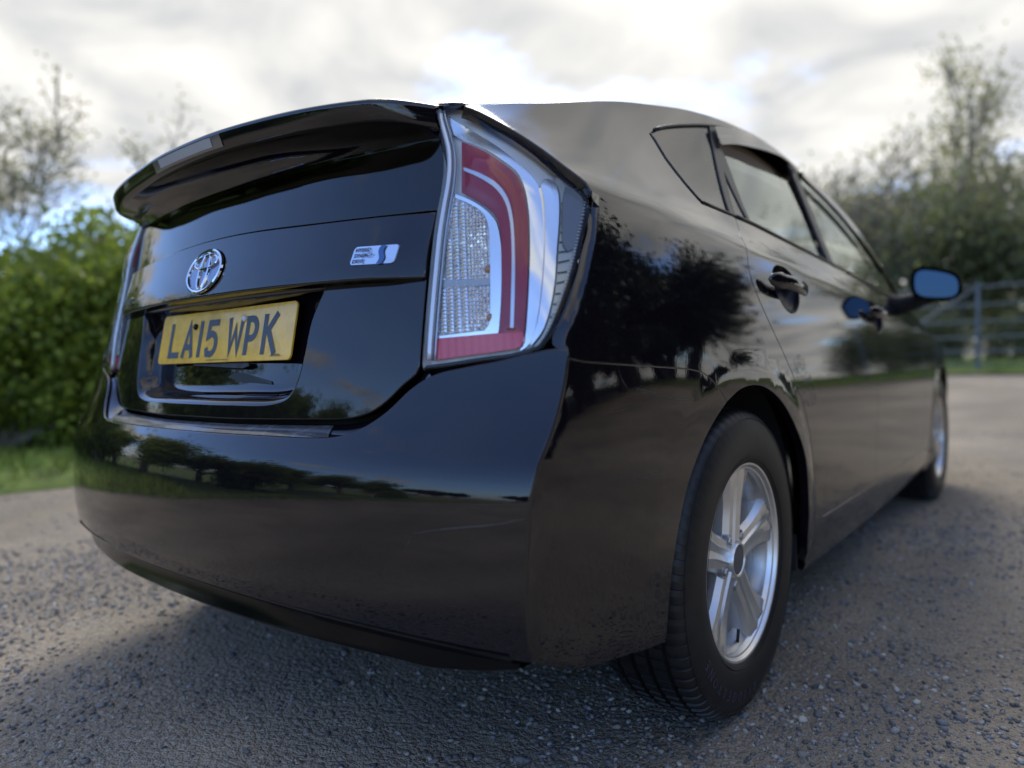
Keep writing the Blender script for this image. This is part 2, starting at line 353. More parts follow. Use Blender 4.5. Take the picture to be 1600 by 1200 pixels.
def panel(name,t,mat,parent): return mesh_obj(name,t[0],t[1],mat,parent,normals=t[2])
def S_side(off=0):
    def f(a,b):
        x=side(a,b)
        if off: x=x+off
        return np.stack([x,a,b],-1)
    return f
def S_rear(fn,off=0): return lambda a,b: np.stack([a,fn(a,b)+off,b],-1)
def S_lamp(off=0): return lambda a,b: lamp_xyz(np.asarray(a),np.asarray(b),off)
OUT_X=lambda U: np.tile([1.,0,.3],(len(U),1))
OUT_Y=lambda U: np.tile([0,-1.,.2],(len(U),1))
OUT_L=lambda U: np.tile([.7,-.7,.2],(len(U),1))
def rect(x0,x1,z0,z1): return [[(x0,z0),(x1,z0)],[(x1,z0),(x1,z1)],[(x1,z1),(x0,z1)],[(x0,z1),(x0,z0)]]
def sym(L):  # outline half given from centre to edge -> whole, mirrored in u
    L=[tuple(p) for p in L]; return [(-a,b) for a,b in L[::-1] if abs(a)>1e-4]+L
# ------------------------------------------------------------------ materials
MATS={}
def new_mat(name):
    m_=bpy.data.materials.new(name); m_.use_nodes=True; t=m_.node_tree; t.nodes.clear()
    o=N(t,'ShaderNodeOutputMaterial'); b=N(t,'ShaderNodeBsdfPrincipled'); t.links.new(b.outputs[0],o.inputs[0])
    MATS[name]=m_; return m_,t,b,o
def simple(name,col,rough=.5,metal=0,spec=.5,coat=0,bump=None,var=0,vscale=40):
    m_,t,b,o=new_mat(name); b.inputs['Base Color'].default_value=(*col,1); b.inputs['Roughness'].default_value=rough
    b.inputs['Metallic'].default_value=metal; b.inputs['Specular IOR Level'].default_value=spec; b.inputs['Coat Weight'].default_value=coat; b.inputs['Coat Roughness'].default_value=.04
    if var or bump:
        tx=N(t,'ShaderNodeTexCoord'); nz=N(t,'ShaderNodeTexNoise'); nz.inputs['Scale'].default_value=vscale; nz.inputs['Detail'].default_value=6
        t.links.new(tx.outputs['Object'],nz.inputs['Vector'])
        if var:
            r=N(t,'ShaderNodeValToRGB'); r.color_ramp.elements[0].position=.3; r.color_ramp.elements[1].position=.7
            r.color_ramp.elements[0].color=(*[c*(1-var) for c in col],1); r.color_ramp.elements[1].color=(*[min(1,c*(1+var)) for c in col],1)
            t.links.new(nz.outputs['Fac'],r.inputs[0]); t.links.new(r.outputs[0],b.inputs['Base Color'])
        if bump:
            bm_=N(t,'ShaderNodeBump'); bm_.inputs['Strength'].default_value=bump[0]; bm_.inputs['Distance'].default_value=bump[1]
            t.links.new(nz.outputs['Fac'],bm_.inputs['Height']); t.links.new(bm_.outputs[0],b.inputs['Normal'])
    return m_
def thin_glass(name,tint,ior=1.5,rough=0.0,bump=None,glosscol=(1,1,1)):
    m_,t,b,o=new_mat(name); t.nodes.remove(b)
    tr=N(t,'ShaderNodeBsdfTransparent'); tr.inputs[0].default_value=(*tint,1); gl=N(t,'ShaderNodeBsdfGlossy'); gl.inputs['Roughness'].default_value=rough; gl.inputs[0].default_value=(*glosscol,1)
    fr=N(t,'ShaderNodeFresnel'); fr.inputs[0].default_value=ior; mx_=N(t,'ShaderNodeMixShader')
    t.links.new(fr.outputs[0],mx_.inputs[0]); t.links.new(tr.outputs[0],mx_.inputs[1]); t.links.new(gl.outputs[0],mx_.inputs[2]); t.links.new(mx_.outputs[0],o.inputs[0])
    return m_
# black-violet paint under clear coat, with orange peel, dust and fine wipe marks
PAINT,t,b,o=new_mat('paint')
tx=N(t,'ShaderNodeTexCoord'); 
nz=N(t,'ShaderNodeTexNoise'); nz.inputs['Scale'].default_value=5; nz.inputs['Detail'].default_value=9; nz.inputs['Roughness'].default_value=.65; t.links.new(tx.outputs['Object'],nz.inputs['Vector'])
nf=N(t,'ShaderNodeTexNoise'); nf.inputs['Scale'].default_value=900; nf.inputs['Detail'].default_value=2; t.links.new(tx.outputs['Object'],nf.inputs['Vector'])
mu=math_(t,'MULTIPLY',nz.outputs['Fac'],nf.outputs['Fac'])
rp=N(t,'ShaderNodeValToRGB'); t.links.new(mu,rp.inputs[0]); rp.color_ramp.elements[0].position=.22; rp.color_ramp.elements[1].position=.42
rp.color_ramp.elements[0].color=(.0052,.0042,.0068,1); rp.color_ramp.elements[1].color=(.0085,.0075,.0082,1)
t.links.new(rp.outputs[0],b.inputs['Base Color']); b.inputs['Roughness'].default_value=.45; b.inputs['Specular IOR Level'].default_value=.0
b.inputs['Coat Weight'].default_value=1; b.inputs['Coat IOR'].default_value=1.62
rr=N(t,'ShaderNodeMapRange'); t.links.new(nz.outputs['Fac'],rr.inputs[0]); rr.inputs[1].default_value=.35; rr.inputs[2].default_value=.7; rr.inputs[3].default_value=.015; rr.inputs[4].default_value=.06
t.links.new(rr.outputs[0],b.inputs['Coat Roughness'])
no=N(t,'ShaderNodeTexNoise'); no.inputs['Scale'].default_value=160; no.inputs['Detail'].default_value=1; t.links.new(tx.outputs['Object'],no.inputs['Vector'])
bp_=N(t,'ShaderNodeBump'); bp_.inputs['Strength'].default_value=.05; bp_.inputs['Distance'].default_value=.0006; t.links.new(no.outputs['Fac'],bp_.inputs['Height']); t.links.new(bp_.outputs[0],b.inputs['Coat Normal'])
BLACK=simple('black_trim',(.012,.012,.013),.42)
GLOSSB=simple('gloss_black',(.003,.003,.0035),.16,spec=.25)
RUBBER=simple('rubber',(.008,.008,.0085),.5,var=.4,vscale=30,bump=(.15,.001))
LINER=simple('wheel_liner',(.010,.010,.011),.8)
ALLOY=simple('alloy',(.74,.735,.72),.36,metal=.9,var=.1,vscale=12)
ALLOYD=simple('alloy_inner',(.50,.50,.50),.45,metal=.9,var=.25,vscale=14)
CHROME=simple('chrome',(.82,.84,.87),.07,metal=1)
IRON=simple('cast_iron',(.05,.048,.046),.6,metal=.6,var=.4)
SILVER=simple('lamp_silver',(.93,.94,.95),.14,metal=.8,coat=.3)
SATIN=simple('lamp_satin',(.80,.81,.80),.30,metal=.3)
OLIVE=simple('lamp_side',(.48,.49,.44),.30,metal=.3)
PALE=simple('lamp_housing',(.82,.82,.80),.3,coat=.4)
BEAD_GLINT=simple('bead_glint',(.62,.65,.70),.25,metal=.35,coat=1)  # pale tone stands in for sky reflected along the lens edge
CUPM=simple('handle_cup_paint',(.006,.005,.008),.28,spec=.3)
FACET=simple('optic_facets',(.93,.94,.96),.10,metal=.75)
CAPG=simple('centre_cap',(.09,.09,.09),.5)
GLASS=thin_glass('window_glass',(.80,.85,.82),2.5,glosscol=(.93,1,.97))
GLASSD=thin_glass('privacy_glass',(.30,.33,.35),1.36)
GLASSK=thin_glass('rear_dark_glass',(.03,.032,.035),1.6)
LENS=thin_glass('clear_lens',(.975,.98,.985),1.33)
DEFL=thin_glass('smoked_acrylic',(.45,.45,.46),1.75,rough=.03)
BEIGE=simple('beige_trim',(.42,.33,.24),.8)
SEAT=simple('seat_cloth',(.10,.10,.105),.9,var=.2,vscale=200)
MIRROR=simple('mirror_glass',(.03,.05,.085),.01,metal=1)
AMBER=simple('amber',(.55,.25,.10),.25,coat=.6)
SCRATCH=simple('scratch',(.085,.082,.082),.6)
WHITEP=simple('white_plastic',(.7,.7,.68),.4)
PLATE_CH=simple('plate_characters',(.06,.075,.10),.45)
PRINT=simple('small_print',(.10,.09,.06),.6)
BADGE=simple('badge_silver',(.66,.72,.82),.18,metal=.85)
BADGEB=simple('badge_blue',(.02,.10,.32),.2,coat=.8)
BADGET=simple('badge_letters',(.02,.022,.03),.4)
EMBB=simple('emblem_back',(.012,.06,.20),.12,coat=1)
LETTER=simple('tyre_lettering',(.035,.036,.045),.5)
SCUFF,t,b,o=new_mat('scuff_and_glint')
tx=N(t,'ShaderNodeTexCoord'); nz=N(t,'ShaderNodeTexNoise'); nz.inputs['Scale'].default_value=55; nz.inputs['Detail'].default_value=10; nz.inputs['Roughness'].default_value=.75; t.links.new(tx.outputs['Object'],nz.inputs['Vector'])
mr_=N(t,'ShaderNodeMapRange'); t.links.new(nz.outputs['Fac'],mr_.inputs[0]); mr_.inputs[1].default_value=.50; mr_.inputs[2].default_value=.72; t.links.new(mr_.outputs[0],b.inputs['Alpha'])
b.inputs['Base Color'].default_value=(.11,.115,.125,1); b.inputs['Roughness'].default_value=.4  # scuffs; the pale grey also paints in the reflection of a dent
# yellow plate: retroreflective sheet with dirt
PLATE,t,b,o=new_mat('yellow_plate')
tx=N(t,'ShaderNodeTexCoord'); nz=N(t,'ShaderNodeTexNoise'); nz.inputs['Scale'].default_value=14; nz.inputs['Detail'].default_value=8; nz.inputs['Roughness'].default_value=.7; t.links.new(tx.outputs['Object'],nz.inputs['Vector'])
rp=N(t,'ShaderNodeValToRGB'); t.links.new(nz.outputs['Fac'],rp.inputs[0]); rp.color_ramp.elements[0].position=.32; rp.color_ramp.elements[0].color=(.62,.35,.04,1); rp.color_ramp.elements[1].position=.55; rp.color_ramp.elements[1].color=(.95,.55,.055,1)
t.links.new(rp.outputs[0],b.inputs['Base Color']); b.inputs['Roughness'].default_value=.28; b.inputs['Coat Weight'].default_value=.5
# ribbed red lens
def ribbed(name,col,rough,scale,strength,axis=2,trans=0):
    m_,t,b,o=new_mat(name); tx=N(t,'ShaderNodeTexCoord'); sp=N(t,'ShaderNodeSeparateXYZ'); t.links.new(tx.outputs['Object'],sp.inputs[0])
    s1=math_(t,'SINE',math_(t,'MULTIPLY',sp.outputs[2],scale)); 
    dg=math_(t,'ADD',sp.outputs[0],sp.outputs[1]); s2=math_(t,'SINE',math_(t,'MULTIPLY',dg,scale*.9))
    hh=math_(t,'ADD',s1,s2) if axis==3 else (s1 if axis==2 else s2)
    bb=N(t,'ShaderNodeBump'); bb.inputs['Strength'].default_value=strength; bb.inputs['Distance'].default_value=.0012; t.links.new(hh,bb.inputs['Height']); t.links.new(bb.outputs[0],b.inputs['Normal'])
    b.inputs['Base Color'].default_value=(*col,1); b.inputs['Roughness'].default_value=rough; b.inputs['Coat Weight'].default_value=1; b.inputs['Coat Roughness'].default_value=.03
    return m_
RED=ribbed('red_lens',(.46,.006,.038),.3,2600,.5,2)
REDB=ribbed('red_reflector',(.90,.03,.06),.25,420,.35,1)
# moulded optics of the clear indicator: silver bowl behind pillow prisms
PRISM,t,b,o=new_mat('indicator_optics')
tx=N(t,'ShaderNodeTexCoord'); mp=N(t,'ShaderNodeMapping'); mp.inputs['Rotation'].default_value=(0,0,math.radians(-45)); mp.inputs['Scale'].default_value=(125,125,230); t.links.new(tx.outputs['Object'],mp.inputs[0])
vo=N(t,'ShaderNodeTexVoronoi'); vo.inputs['Scale'].default_value=1; vo.inputs['Randomness'].default_value=.35; t.links.new(mp.outputs[0],vo.inputs['Vector'])
bb=N(t,'ShaderNodeBump'); bb.inputs['Strength'].default_value=.9; bb.inputs['Distance'].default_value=.006; t.links.new(vo.outputs['Distance'],bb.inputs['Height']); t.links.new(bb.outputs[0],b.inputs['Normal'])
b.inputs['Base Color'].default_value=(.95,.95,.95,1); b.inputs['Metallic'].default_value=.35; b.inputs['Roughness'].default_value=.10; b.inputs['Coat Weight'].default_value=.6
# textured bumper guard
GUARD,t,b,o=new_mat('textured_guard')
tx=N(t,'ShaderNodeTexCoord'); sp=N(t,'ShaderNodeSeparateXYZ'); t.links.new(tx.outputs['Object'],sp.inputs[0])
hh=math_(t,'MULTIPLY',math_(t,'SINE',math_(t,'MULTIPLY',sp.outputs[0],900)),math_(t,'SINE',math_(t,'MULTIPLY',sp.outputs[1],900)))
nz=N(t,'ShaderNodeTexNoise'); nz.inputs['Scale'].default_value=60; nz.inputs['Detail'].default_value=7; t.links.new(tx.outputs['Object'],nz.inputs['Vector'])
bb=N(t,'ShaderNodeBump'); bb.inputs['Strength'].default_value=.8; bb.inputs['Distance'].default_value=.0014; t.links.new(hh,bb.inputs['Height']); t.links.new(bb.outputs[0],b.inputs['Normal'])
rp=N(t,'ShaderNodeValToRGB'); t.links.new(nz.outputs['Fac'],rp.inputs[0]); rp.color_ramp.elements[0].color=(.012,.012,.014,1); rp.color_ramp.elements[1].color=(.12,.122,.13,1); rp.color_ramp.elements[0].position=.45; rp.color_ramp.elements[1].position=.75
t.links.new(rp.outputs[0],b.inputs['Base Color']); b.inputs['Roughness'].default_value=.26; b.inputs['Coat Weight'].default_value=.8; b.inputs['Specular IOR Level'].default_value=.9
# ------------------------------------------------------------------ the car
CAR=empty('car',(0,0,0),0,'black hatchback car seen from its rear corner, yellow number plate, alloy wheels','car')
K=BAKED
def arc(a0,a1,cy=AY,n=24,R=AR): return [(cy+R*math.cos(math.radians(a0+(a1-a0)*i/n)),AZ+R*math.sin(math.radians(a0+(a1-a0)*i/n))) for i in range(n+1)]
RAIL=[(-.5587,1.1548),(-.46,1.184),(-.36,1.210),(-.22,1.252),(-.08,1.293),(.07,1.327),(.28,1.368),(.6,1.408),(.844,1.428),(1.127,1.414),(1.49,1.36),(1.8,1.265),(2.05,1.125),(2.22,.995)]
WIN=[(-.018,1.2305),(.042,1.257),(.122,1.2826),(.359,1.3444),(.596,1.386),(.844,1.408),(1.127,1.392),(1.49,1.336),(1.8,1.24),(2.05,1.10),(2.2,.985)]
BELT=[(.0255,1.073),(.17,1.0695),(.287,1.067),(.55,1.05),(.93,1.03),(1.2,1.013),(1.6,.985),(1.9,.963),(2.1,.955),(2.2,.985)]
rail_r=NS(RAIL)
bq=K['bq'][:-1]+[K['arch_rear'][0]]
qd=K['qd']; QB=qd[-1]; q_sill=(.436,.185)
a_fr=-18
# corner line where side and rear face meet
def corner(z):
    y=-.65*np.ones_like(np.asarray(z,float))
    for _ in range(30):
        x=side_lo(y,z); y=BC(z)+.18*x*x
    return x,y
zc_=np.linspace(.7499,.325,12); cx_,cy_=corner(zc_)
CORN=[(float(y)+.0005,float(z)) for y,z in zip(cy_,zc_)]
both=lambda t:((t,''),(mirror(t),''))
def pair(name,t,mat,labels=None,parent=None):
    return [panel(name,tt,mat,parent or CAR) for tt in (t,mirror(t))]
# quarter panels
rq=[p for p in RAIL if p[0]<-.05]+[(-.03,float(rail_r(-.03)))]
q_out=loop(bq,K['arch_front'],[K['arch_front'][-1],(K['arch_front'][-1][0]+.004,.185),q_sill],[q_sill,(.4345,.28),QB],qd[::-1],[qd[0],BELT[1],BELT[0]],K['qg_rear'][::-1],WIN,[WIN[-1],RAIL[-1]],RAIL[::-1],K['lamp_top'][::-1],K['lamp_edge'][::-1],step=.009)
quarter=trimmed(S_side(),q_out,OUT_X,grid=.022,fold=.02)
pair('quarter_panel',quarter,PAINT)
# bumper corners plus rear face, ledge and lip in one moulding
b_low=K['b_low']
bs_out=loop(bq[::-1],CORN,[CORN[-1],b_low[0]],b_low,K['arch_rear'][::-1],step=.009)
bside=trimmed(S_side(),bs_out,OUT_X,grid=.022,fold=.02,gap=.0012)
bt=[(0,.6150),(.12,.6152),(.26,.6157)]+K['bump_top']
top_r=[(a,b_) for a,b_ in bt]+[(float(cx_[0])-.001,float(zc_[0]))]
bot_r=[(0,.345),(.25,.342),(.5,.335),(.7,.327),(float(cx_[-1])-.001,.325)]
cor_r=[(float(x)-.001,float(z)) for x,z in zip(cx_,zc_)]
rb_out=loop(sym(top_r)[::-1],[(-a,b_) for a,b_ in cor_r],sym(bot_r),cor_r[::-1],step=.011)
bface=trimmed(S_rear(bumper),rb_out,OUT_Y,grid=.02,fold=.010,gap=.0004,roll=.004)
# ledge between the hatch and the bumper's upper edge
def strip(A,B,nrm_hint,n=5,bulge=0):
    A=np.array(A);B=np.array(B);V=[];F=[];m_=len(A)
    for j in range(n+1):
        t_=j/n; V+=list(A*(1-t_)+B*t_+np.array(nrm_hint)*bulge*4*t_*(1-t_))
    for j in range(n):
        for i in range(m_-1): F.append((j*m_+i,j*m_+i+1,(j+1)*m_+i+1,(j+1)*m_+i))
    V=np.array(V); Nn=np.zeros_like(V)
    FF=[]
    for f in F:
        q=np.cross(V[f[1]]-V[f[0]],V[f[2]]-V[f[0]])
        if np.dot(q,nrm_hint)<0: f=f[::-1]; q=-q
        FF.append(f)
        for i in f: Nn[i]+=q
    Nn/=np.linalg.norm(Nn,axis=1)[:,None]+1e-15
    return V,FF,Nn
def resamp(P,n):
    P=np.array(P,float); d=np.r_[0,np.cumsum(np.linalg.norm(np.diff(P,axis=0),axis=1))]; t_=np.linspace(0,d[-1],n)
    return np.stack([np.interp(t_,d,P[:,i]) for i in range(P.shape[1])],1)
i675=[i for i,p in enumerate(bt) if p[0]>.595][0]
ta=cat_rom(bt[:i675+1],.01); A3=np.stack([ta[:,0],bumper(ta[:,0],ta[:,1])+.006,ta[:,1]-.0035],1)
hl=[(0,.640),(.12,.640)]+K['hatch_low'][1:]
tb=cat_rom(hl,.01); B3=np.stack([tb[:,0],hatch(tb[:,0],tb[:,1])+.010,tb[:,1]-.0085],1)
A3=resamp(A3,60);B3=resamp(B3,60)
ledge=strip(np.r_[(A3*[-1,1,1])[::-1],A3[1:]],np.r_[(B3*[-1,1,1])[::-1],B3[1:]],(0,-.2,1),6,.002)
# lower lip
xs=np.linspace(-.76,.76,77); tp=np.clip((.775-np.abs(xs))/.16,0,1)**.6; fl_=np.clip((.56-np.abs(xs))/.30,0,1)
prof=[(0,.349),(.010,.338),(.020,.331),(.020,.325),(.0135,.306),(.0115,.300),(.015,.295),(.04,.290),(.20,.30),(.30,.33)]
LV=[];LF=[]
for i,x in enumerate(xs):
    zb=np.interp(abs(x),[0,.25,.5,.7,.8],[.345,.342,.335,.327,.325])-.345; yb=float(BC(.345))+.18*x*x
    for k_,(dy,z) in enumerate(prof):
        LV.append((x,yb+(dy if k_<3 else .026+(dy-.026)*tp[i]*fl_[i] if k_<7 else dy),(z if k_<3 else .331+(z-.331)*tp[i])+zb))
m_=len(prof)
for i in range(len(xs)-1):
    for k_ in range(m_-1): LF.append((i*m_+k_,i*m_+k_+1,(i+1)*m_+k_+1,(i+1)*m_+k_))
bump_o=panel('rear_bumper',join(bface,ledge,bside,mirror(bside)),PAINT,CAR)
auto_smooth(mesh_obj('lower_lip',LV,LF,GLOSSB,bump_o),30)
gA=A3[A3[:,0]<.43]; gB=B3[:len(gA)]
ga=gA*.93+gB*.07; gb=gA*.2+gB*.8
guard=strip(np.r_[(ga*[-1,1,1])[::-1],ga[1:]]+[0,0,.0035],np.r_[(gb*[-1,1,1])[::-1],gb[1:]]+[0,0,.0035],(0,-.2,1),4,.001)
panel('textured_guard',guard,GUARD,bump_o)
# tailgate
he=K['hatch_edge']; zt=.878
he=[(he[0][0],he[0][1]),(he[1][0],he[1][1]),(he[2][0],zt)]
tg_out=loop(sym(hl),he,[(he[-1][0],zt),(-he[-1][0],zt)],[(-a,b_) for a,b_ in he[::-1]],step=.01)
rc=[(.352,.8755)]+K['recess_r'][1:-1]+[(.13,.668),(0,.6675)]
rc_out=loop([(a,b_) for a,b_ in rc],[(-a,b_) for a,b_ in rc[::-1]],[(-rc[0][0],rc[0][1]),(rc[0][0],rc[0][1])],step=.009)
TG=panel('tailgate',trimmed(S_rear(hatch),tg_out,OUT_Y,grid=.022,fold=.016,gap=.0028,holes=[rc_out],roll=.003),PAINT,CAR)
# number plate recess: fillet wall and floor
def ringpts(d,dep,sc=1):
    P=inset(rc_out,d); P=np.c_[P[:,0],P[:,1]]; return np.stack([P[:,0],hatch(P[:,0],P[:,1])+dep,P[:,1]],1)
rings=[ringpts(-.0015,.001),ringpts(.003,.003),ringpts(.009,.012),ringpts(.013,.026),ringpts(.018,.038),ringpts(.026,.044),ringpts(.036,.046)]
V=np.concatenate(rings);k_=len(rc_out);F=[(r*k_+i,r*k_+(i+1)%k_,(r+1)*k_+(i+1)%k_,(r+1)*k_+i) for r in range(len(rings)-1) for i in range(k_)]
fl=trimmed(S_rear(hatch,.046),inset(rc_out,.036),OUT_Y,grid=.03,fold=0,gap=0)
ro=mesh_obj('plate_recess',np.r_[V,fl[0]],F+[tuple(i+len(V) for i in f) for f in fl[1]],PAINT,TG); 
bm=bmesh.new(); bm.from_mesh(ro.data); bmesh.ops.remove_doubles(bm,verts=bm.verts,dist=1e-4); bmesh.ops.recalc_face_normals(bm,faces=bm.faces)
if sum(f.normal.y*f.calc_area() for f in bm.faces)>0: bmesh.ops.reverse_faces(bm,faces=bm.faces)
bm.to_mesh(ro.data); bm.free()
# garnish with the emblem
GZ=NS([(.86,-.020),(.885,-.022),(.93,-.019),(.985,-.012),(1.05,-.01)])
def garn(x,z): 
    f=np.clip((.57-np.abs(np.asarray(x,float)))/.10,0,1); f=f*f*(3-2*f)
    return hatch(x,z)+GZ(z)*(.45+.55*f)
g_top=[(0,.997),(.12,.995),(.3,.987),(.45,.982),(.562,.979)]; g_bot=[(0,.8815),(.16,.882),(.34,.8805),(.45,.879),(.561,.875)]
ga_out=loop(sym(g_bot),[(.561,.875),(.5585,.92),(.562,.979)],sym(g_top)[::-1],[(-.562,.979),(-.5585,.92),(-.561,.875)],step=.01)
GA=panel('garnish',trimmed(S_rear(garn),ga_out,OUT_Y,grid=.022,fold=.04,gap=.001,roll=.005),PAINT,TG)
# lower rear window
w_out=loop(sym([(a,b_+.006) for a,b_ in g_top]),[(.562,.985),(.568,1.045),(.555,1.10),(.535,1.15)],[(.535,1.15),(-.535,1.15)],[(-.535,1.15),(-.555,1.10),(-.568,1.045),(-.562,.985)],step=.012)
panel('lower_rear_window',trimmed(S_rear(hatch,.001),w_out,OUT_Y,grid=.025,fold=.006,gap=.001),GLASSK,TG)
# dark backing so no gap shows daylight
bk=loop(*rect(-.60,.60,.60,1.15),step=.03); panel('inner_tailgate',trimmed(S_rear(hatch,.062),bk,OUT_Y,grid=.05,fold=0,gap=0),BLACK,TG)
# spoiler
TEY=NS([(0,-.733),(.1,-.7315),(.24,-.719),(.38,-.702),(.47,-.676),(.52,-.640),(.545,-.598),(.56,-.57)]); TEZ=NS([(0,1.181),(.12,1.180),(.26,1.176),(.38,1.169),(.48,1.164),(.56,1.160)])
xs=np.r_[np.linspace(-.552,-.44,16)[:-1],np.linspace(-.44,.44,45),np.linspace(.44,.552,16)[1:]]
SV=[];SF=[]
for x in xs:
    a=abs(x); y=float(TEY(a)); z=float(TEZ(a)); hy=float(hatch(x,1.118)); e=min(1,max(0,(.56-a)/.10))
    pr_=[(y+.24,z+.012+.034*e),(y+.15,z+.010+.020*e),(y+.07,z+.0135),(y+.025,z+.0035),(y+.010,z+.0004),(y+.003,z-.0020),(y,z-.006),(y+.0005,z-.010),(y+.004,z-.020),(y+.0085,z-.030),(y+.013,z-.0345),(y+.022,z-.037),((y+hy)/2+.02,z-.040),(hy-.012,1.118),(hy+.004,1.106)]
    hb=[(y+(p[0]-y)*(.35+.65*e) if i<13 and i>6 else p[0],p[1]) for i,p in enumerate(pr_)]
    SV+=[(x,p[0],p[1]) for p in hb]
m_=len(pr_)
for i in range(len(xs)-1):
    for k_ in range(m_-1): SF.append((i*m_+k_,(i+1)*m_+k_,(i+1)*m_+k_+1,i*m_+k_+1))
SP=auto_smooth(mesh_obj('spoiler',SV,SF,PAINT,TG),50)
# high level brake light let into the spoiler's rear face
def te_pt(x,f,o_): # f: 0 top .. 1 bottom of the rear face
    a=abs(x); y=float(TEY(a)); z=float(TEZ(a)); return (x,y+.001+.0085*f-o_,z-.009-.0225*f)
V=[];F=[];n_=18
for i in range(n_+1):
    x=-.135+.27*i/n_
    V+=[te_pt(x,.02,.0008),te_pt(x,.06,.0024),te_pt(x,.94,.0024),te_pt(x,1.0,.0008)]
for i in range(n_):
    for k_ in range(3): F.append((i*4+k_,(i+1)*4+k_,(i+1)*4+k_+1,i*4+k_+1))
HB=auto_smooth(mesh_obj('high_brake_light',V,F,simple('brake_lens',(.13,.12,.12),.12,coat=1),SP),40)
V=[];F=[]
for i in range(n_+1):
    x=-.105+.21*i/n_; V+=[te_pt(x,.15,.0034),te_pt(x,.85,.0034)]
for i in range(n_): F.append((i*2,(i+1)*2,(i+1)*2+1,i*2+1))
mesh_obj('lens_strip',V,F,simple('brake_strip',(.42,.40,.40),.3,coat=1,bump=(.5,.001),vscale=400),HB)
# ---- side: rear door, front door, wing, sill, glass
BS=[(1.114,1.022),(1.112,.90),(1.114,.70),(1.116,.45),(1.112,.318)]
DB=[(.4549,.330),(.4850,.3195),(.5764,.3178),(1.0826,.3165),(1.112,.318)]
ell=lambda cy,cz,a,b_,n=28:np.array([(cy+a*math.cos(2*math.pi*i/n)*(1+.12*math.sin(2*math.pi*i/n)),cz+b_*math.sin(2*math.pi*i/n)) for i in range(n)])
H1=ell(.297,.896,.088,.058); H2=ell(1.225,.868,.088,.056)
belt_r=[qd[0]]+[p for p in BELT if qd[0][0]+.02<p[0]<1.1]+[BS[0]]
rd_out=loop(qd[:-1],[qd[-2],QB,(.4400,.342),DB[0],DB[1]],DB[1:],BS[::-1],belt_r[::-1],step=.009)
RD=pair('rear_door',trimmed(S_side(),rd_out,OUT_X,grid=.022,fold=.02,holes=[H1]),PAINT)
FS=[(2.12,.955),(2.10,.85),(2.09,.60),(2.10,.40),(2.08,.322)]
fd_out=loop(BS,[BS[-1],(1.6,.319),FS[-1]],FS[::-1],[FS[0],(1.9,.963),(1.6,.985),(1.2,1.013),BS[0]],step=.011)
FD=pair('front_door',trimmed(S_side(),fd_out,OUT_X,grid=.028,fold=.02,holes=[H2]),PAINT)
fa=[(y,z) for y,z in arc(205,-25,FAY)]
fw_out=loop(FS,[FS[-1],(2.15,.315),(2.36,.26),fa[0]],fa,[fa[-1],(3.10,.22),(3.35,.24)],[(3.35,.24),(3.40,.5),(3.35,.71)],[(3.35,.71),(3.2,float(ZS(3.2))-.002),(2.8,float(ZS(2.8))),(2.4,float(ZS(2.4))),(2.25,.93),FS[0]],step=.014)
pair('front_wing',trimmed(S_side(),fw_out,OUT_X,grid=.03,fold=.02),PAINT)
sl_out=loop([q_sill,(1.2,.188),(2.30,.200)],[(2.30,.200),(2.345,.262),(2.15,.315),FS[-1]],[FS[-1],(1.6,.319),BS[-1]],DB[::-1],[DB[0],(.4400,.342),QB],[QB,(.4345,.28),q_sill],step=.012)
pair('sill',trimmed(S_side(),sl_out,OUT_X,grid=.03,fold=.05,gap=.0012),PAINT)
win=NS(WIN[1:])
bd=lambda y:float(np.interp(y,[p[0] for p in BELT],[p[1] for p in BELT]))
TT=K['tri_top'][0]
qgf=[(.352,1.343),(.1687,1.0695)]
qg_out=loop(K['qg_rear'],[K['qg_rear'][-1],BELT[0]],[BELT[0],qgf[1]],qgf[::-1],[qgf[0],(.3,1.33),(.2,1.305),(.122,1.2826),(.042,1.257),WIN[0]],step=.009)
QG=pair('quarter_window',trimmed(S_side(-.003),qg_out,OUT_X,grid=.02,fold=.006,gap=.0035),GLASSD)
frit=trimmed(S_side(-.0050),qg_out,OUT_X,grid=.02,fold=0,gap=.003,holes=[inset(qg_out,.030)])
for q,tt in zip(QG,(frit,mirror(frit))): panel('black_border',tt,simple('frit',(.06,.062,.07),.25),q)
def side_tube(P,off,r,name,mat,par,n=6):
    for sx,pp in ((1,par[0] if isinstance(par,list) else par),(-1,par[1] if isinstance(par,list) else par)):
        mb=MB(); c=cat_rom(P,.03); mb.tube([(sx*(float(side(y,z))+off),y,z) for y,z in c],r,n); mb.build(name,mat,pp)
side_tube(K['qg_rear'],.0,.0028,'window_seal',BLACK,QG)
# black pillar between quarter window and rear door, division bar, B pillar
pl_out=loop([(.352,1.343),(.398,1.353)],[(.398,1.353),(.335,1.262),(.2,1.0685)],[(.2,1.0685),(.1687,1.0695)],[(.1687,1.0695),(.352,1.343)],step=.012)
pair('door_pillar',trimmed(S_side(.002),pl_out,OUT_X,grid=.02,fold=.01,gap=.001),BLACK)
tr_out=loop([TT,(.205,1.0695)],[(.205,1.0695),(.285,1.0675)],[(.285,1.0675),TT],step=.01)
tri=trimmed(S_side(-.003),tr_out,OUT_X,grid=.02,fold=.004,gap=.002)
for d_,tt in zip(RD,(tri,mirror(tri))): panel('fixed_triangle_window',tt,GLASSD,d_)
dv=loop([(.300,1.215),(.345,1.285)],[(.345,1.285),(.36,1.28),(.296,1.0665)],[(.296,1.0665),(.279,1.0670)],[(.279,1.0670),(.300,1.215)],step=.01)
dvt=trimmed(S_side(.0005),dv,OUT_X,grid=.02,fold=.008,gap=.0003)
for d_,tt in zip(RD,(dvt,mirror(dvt))): panel('window_divider',tt,BLACK,d_)
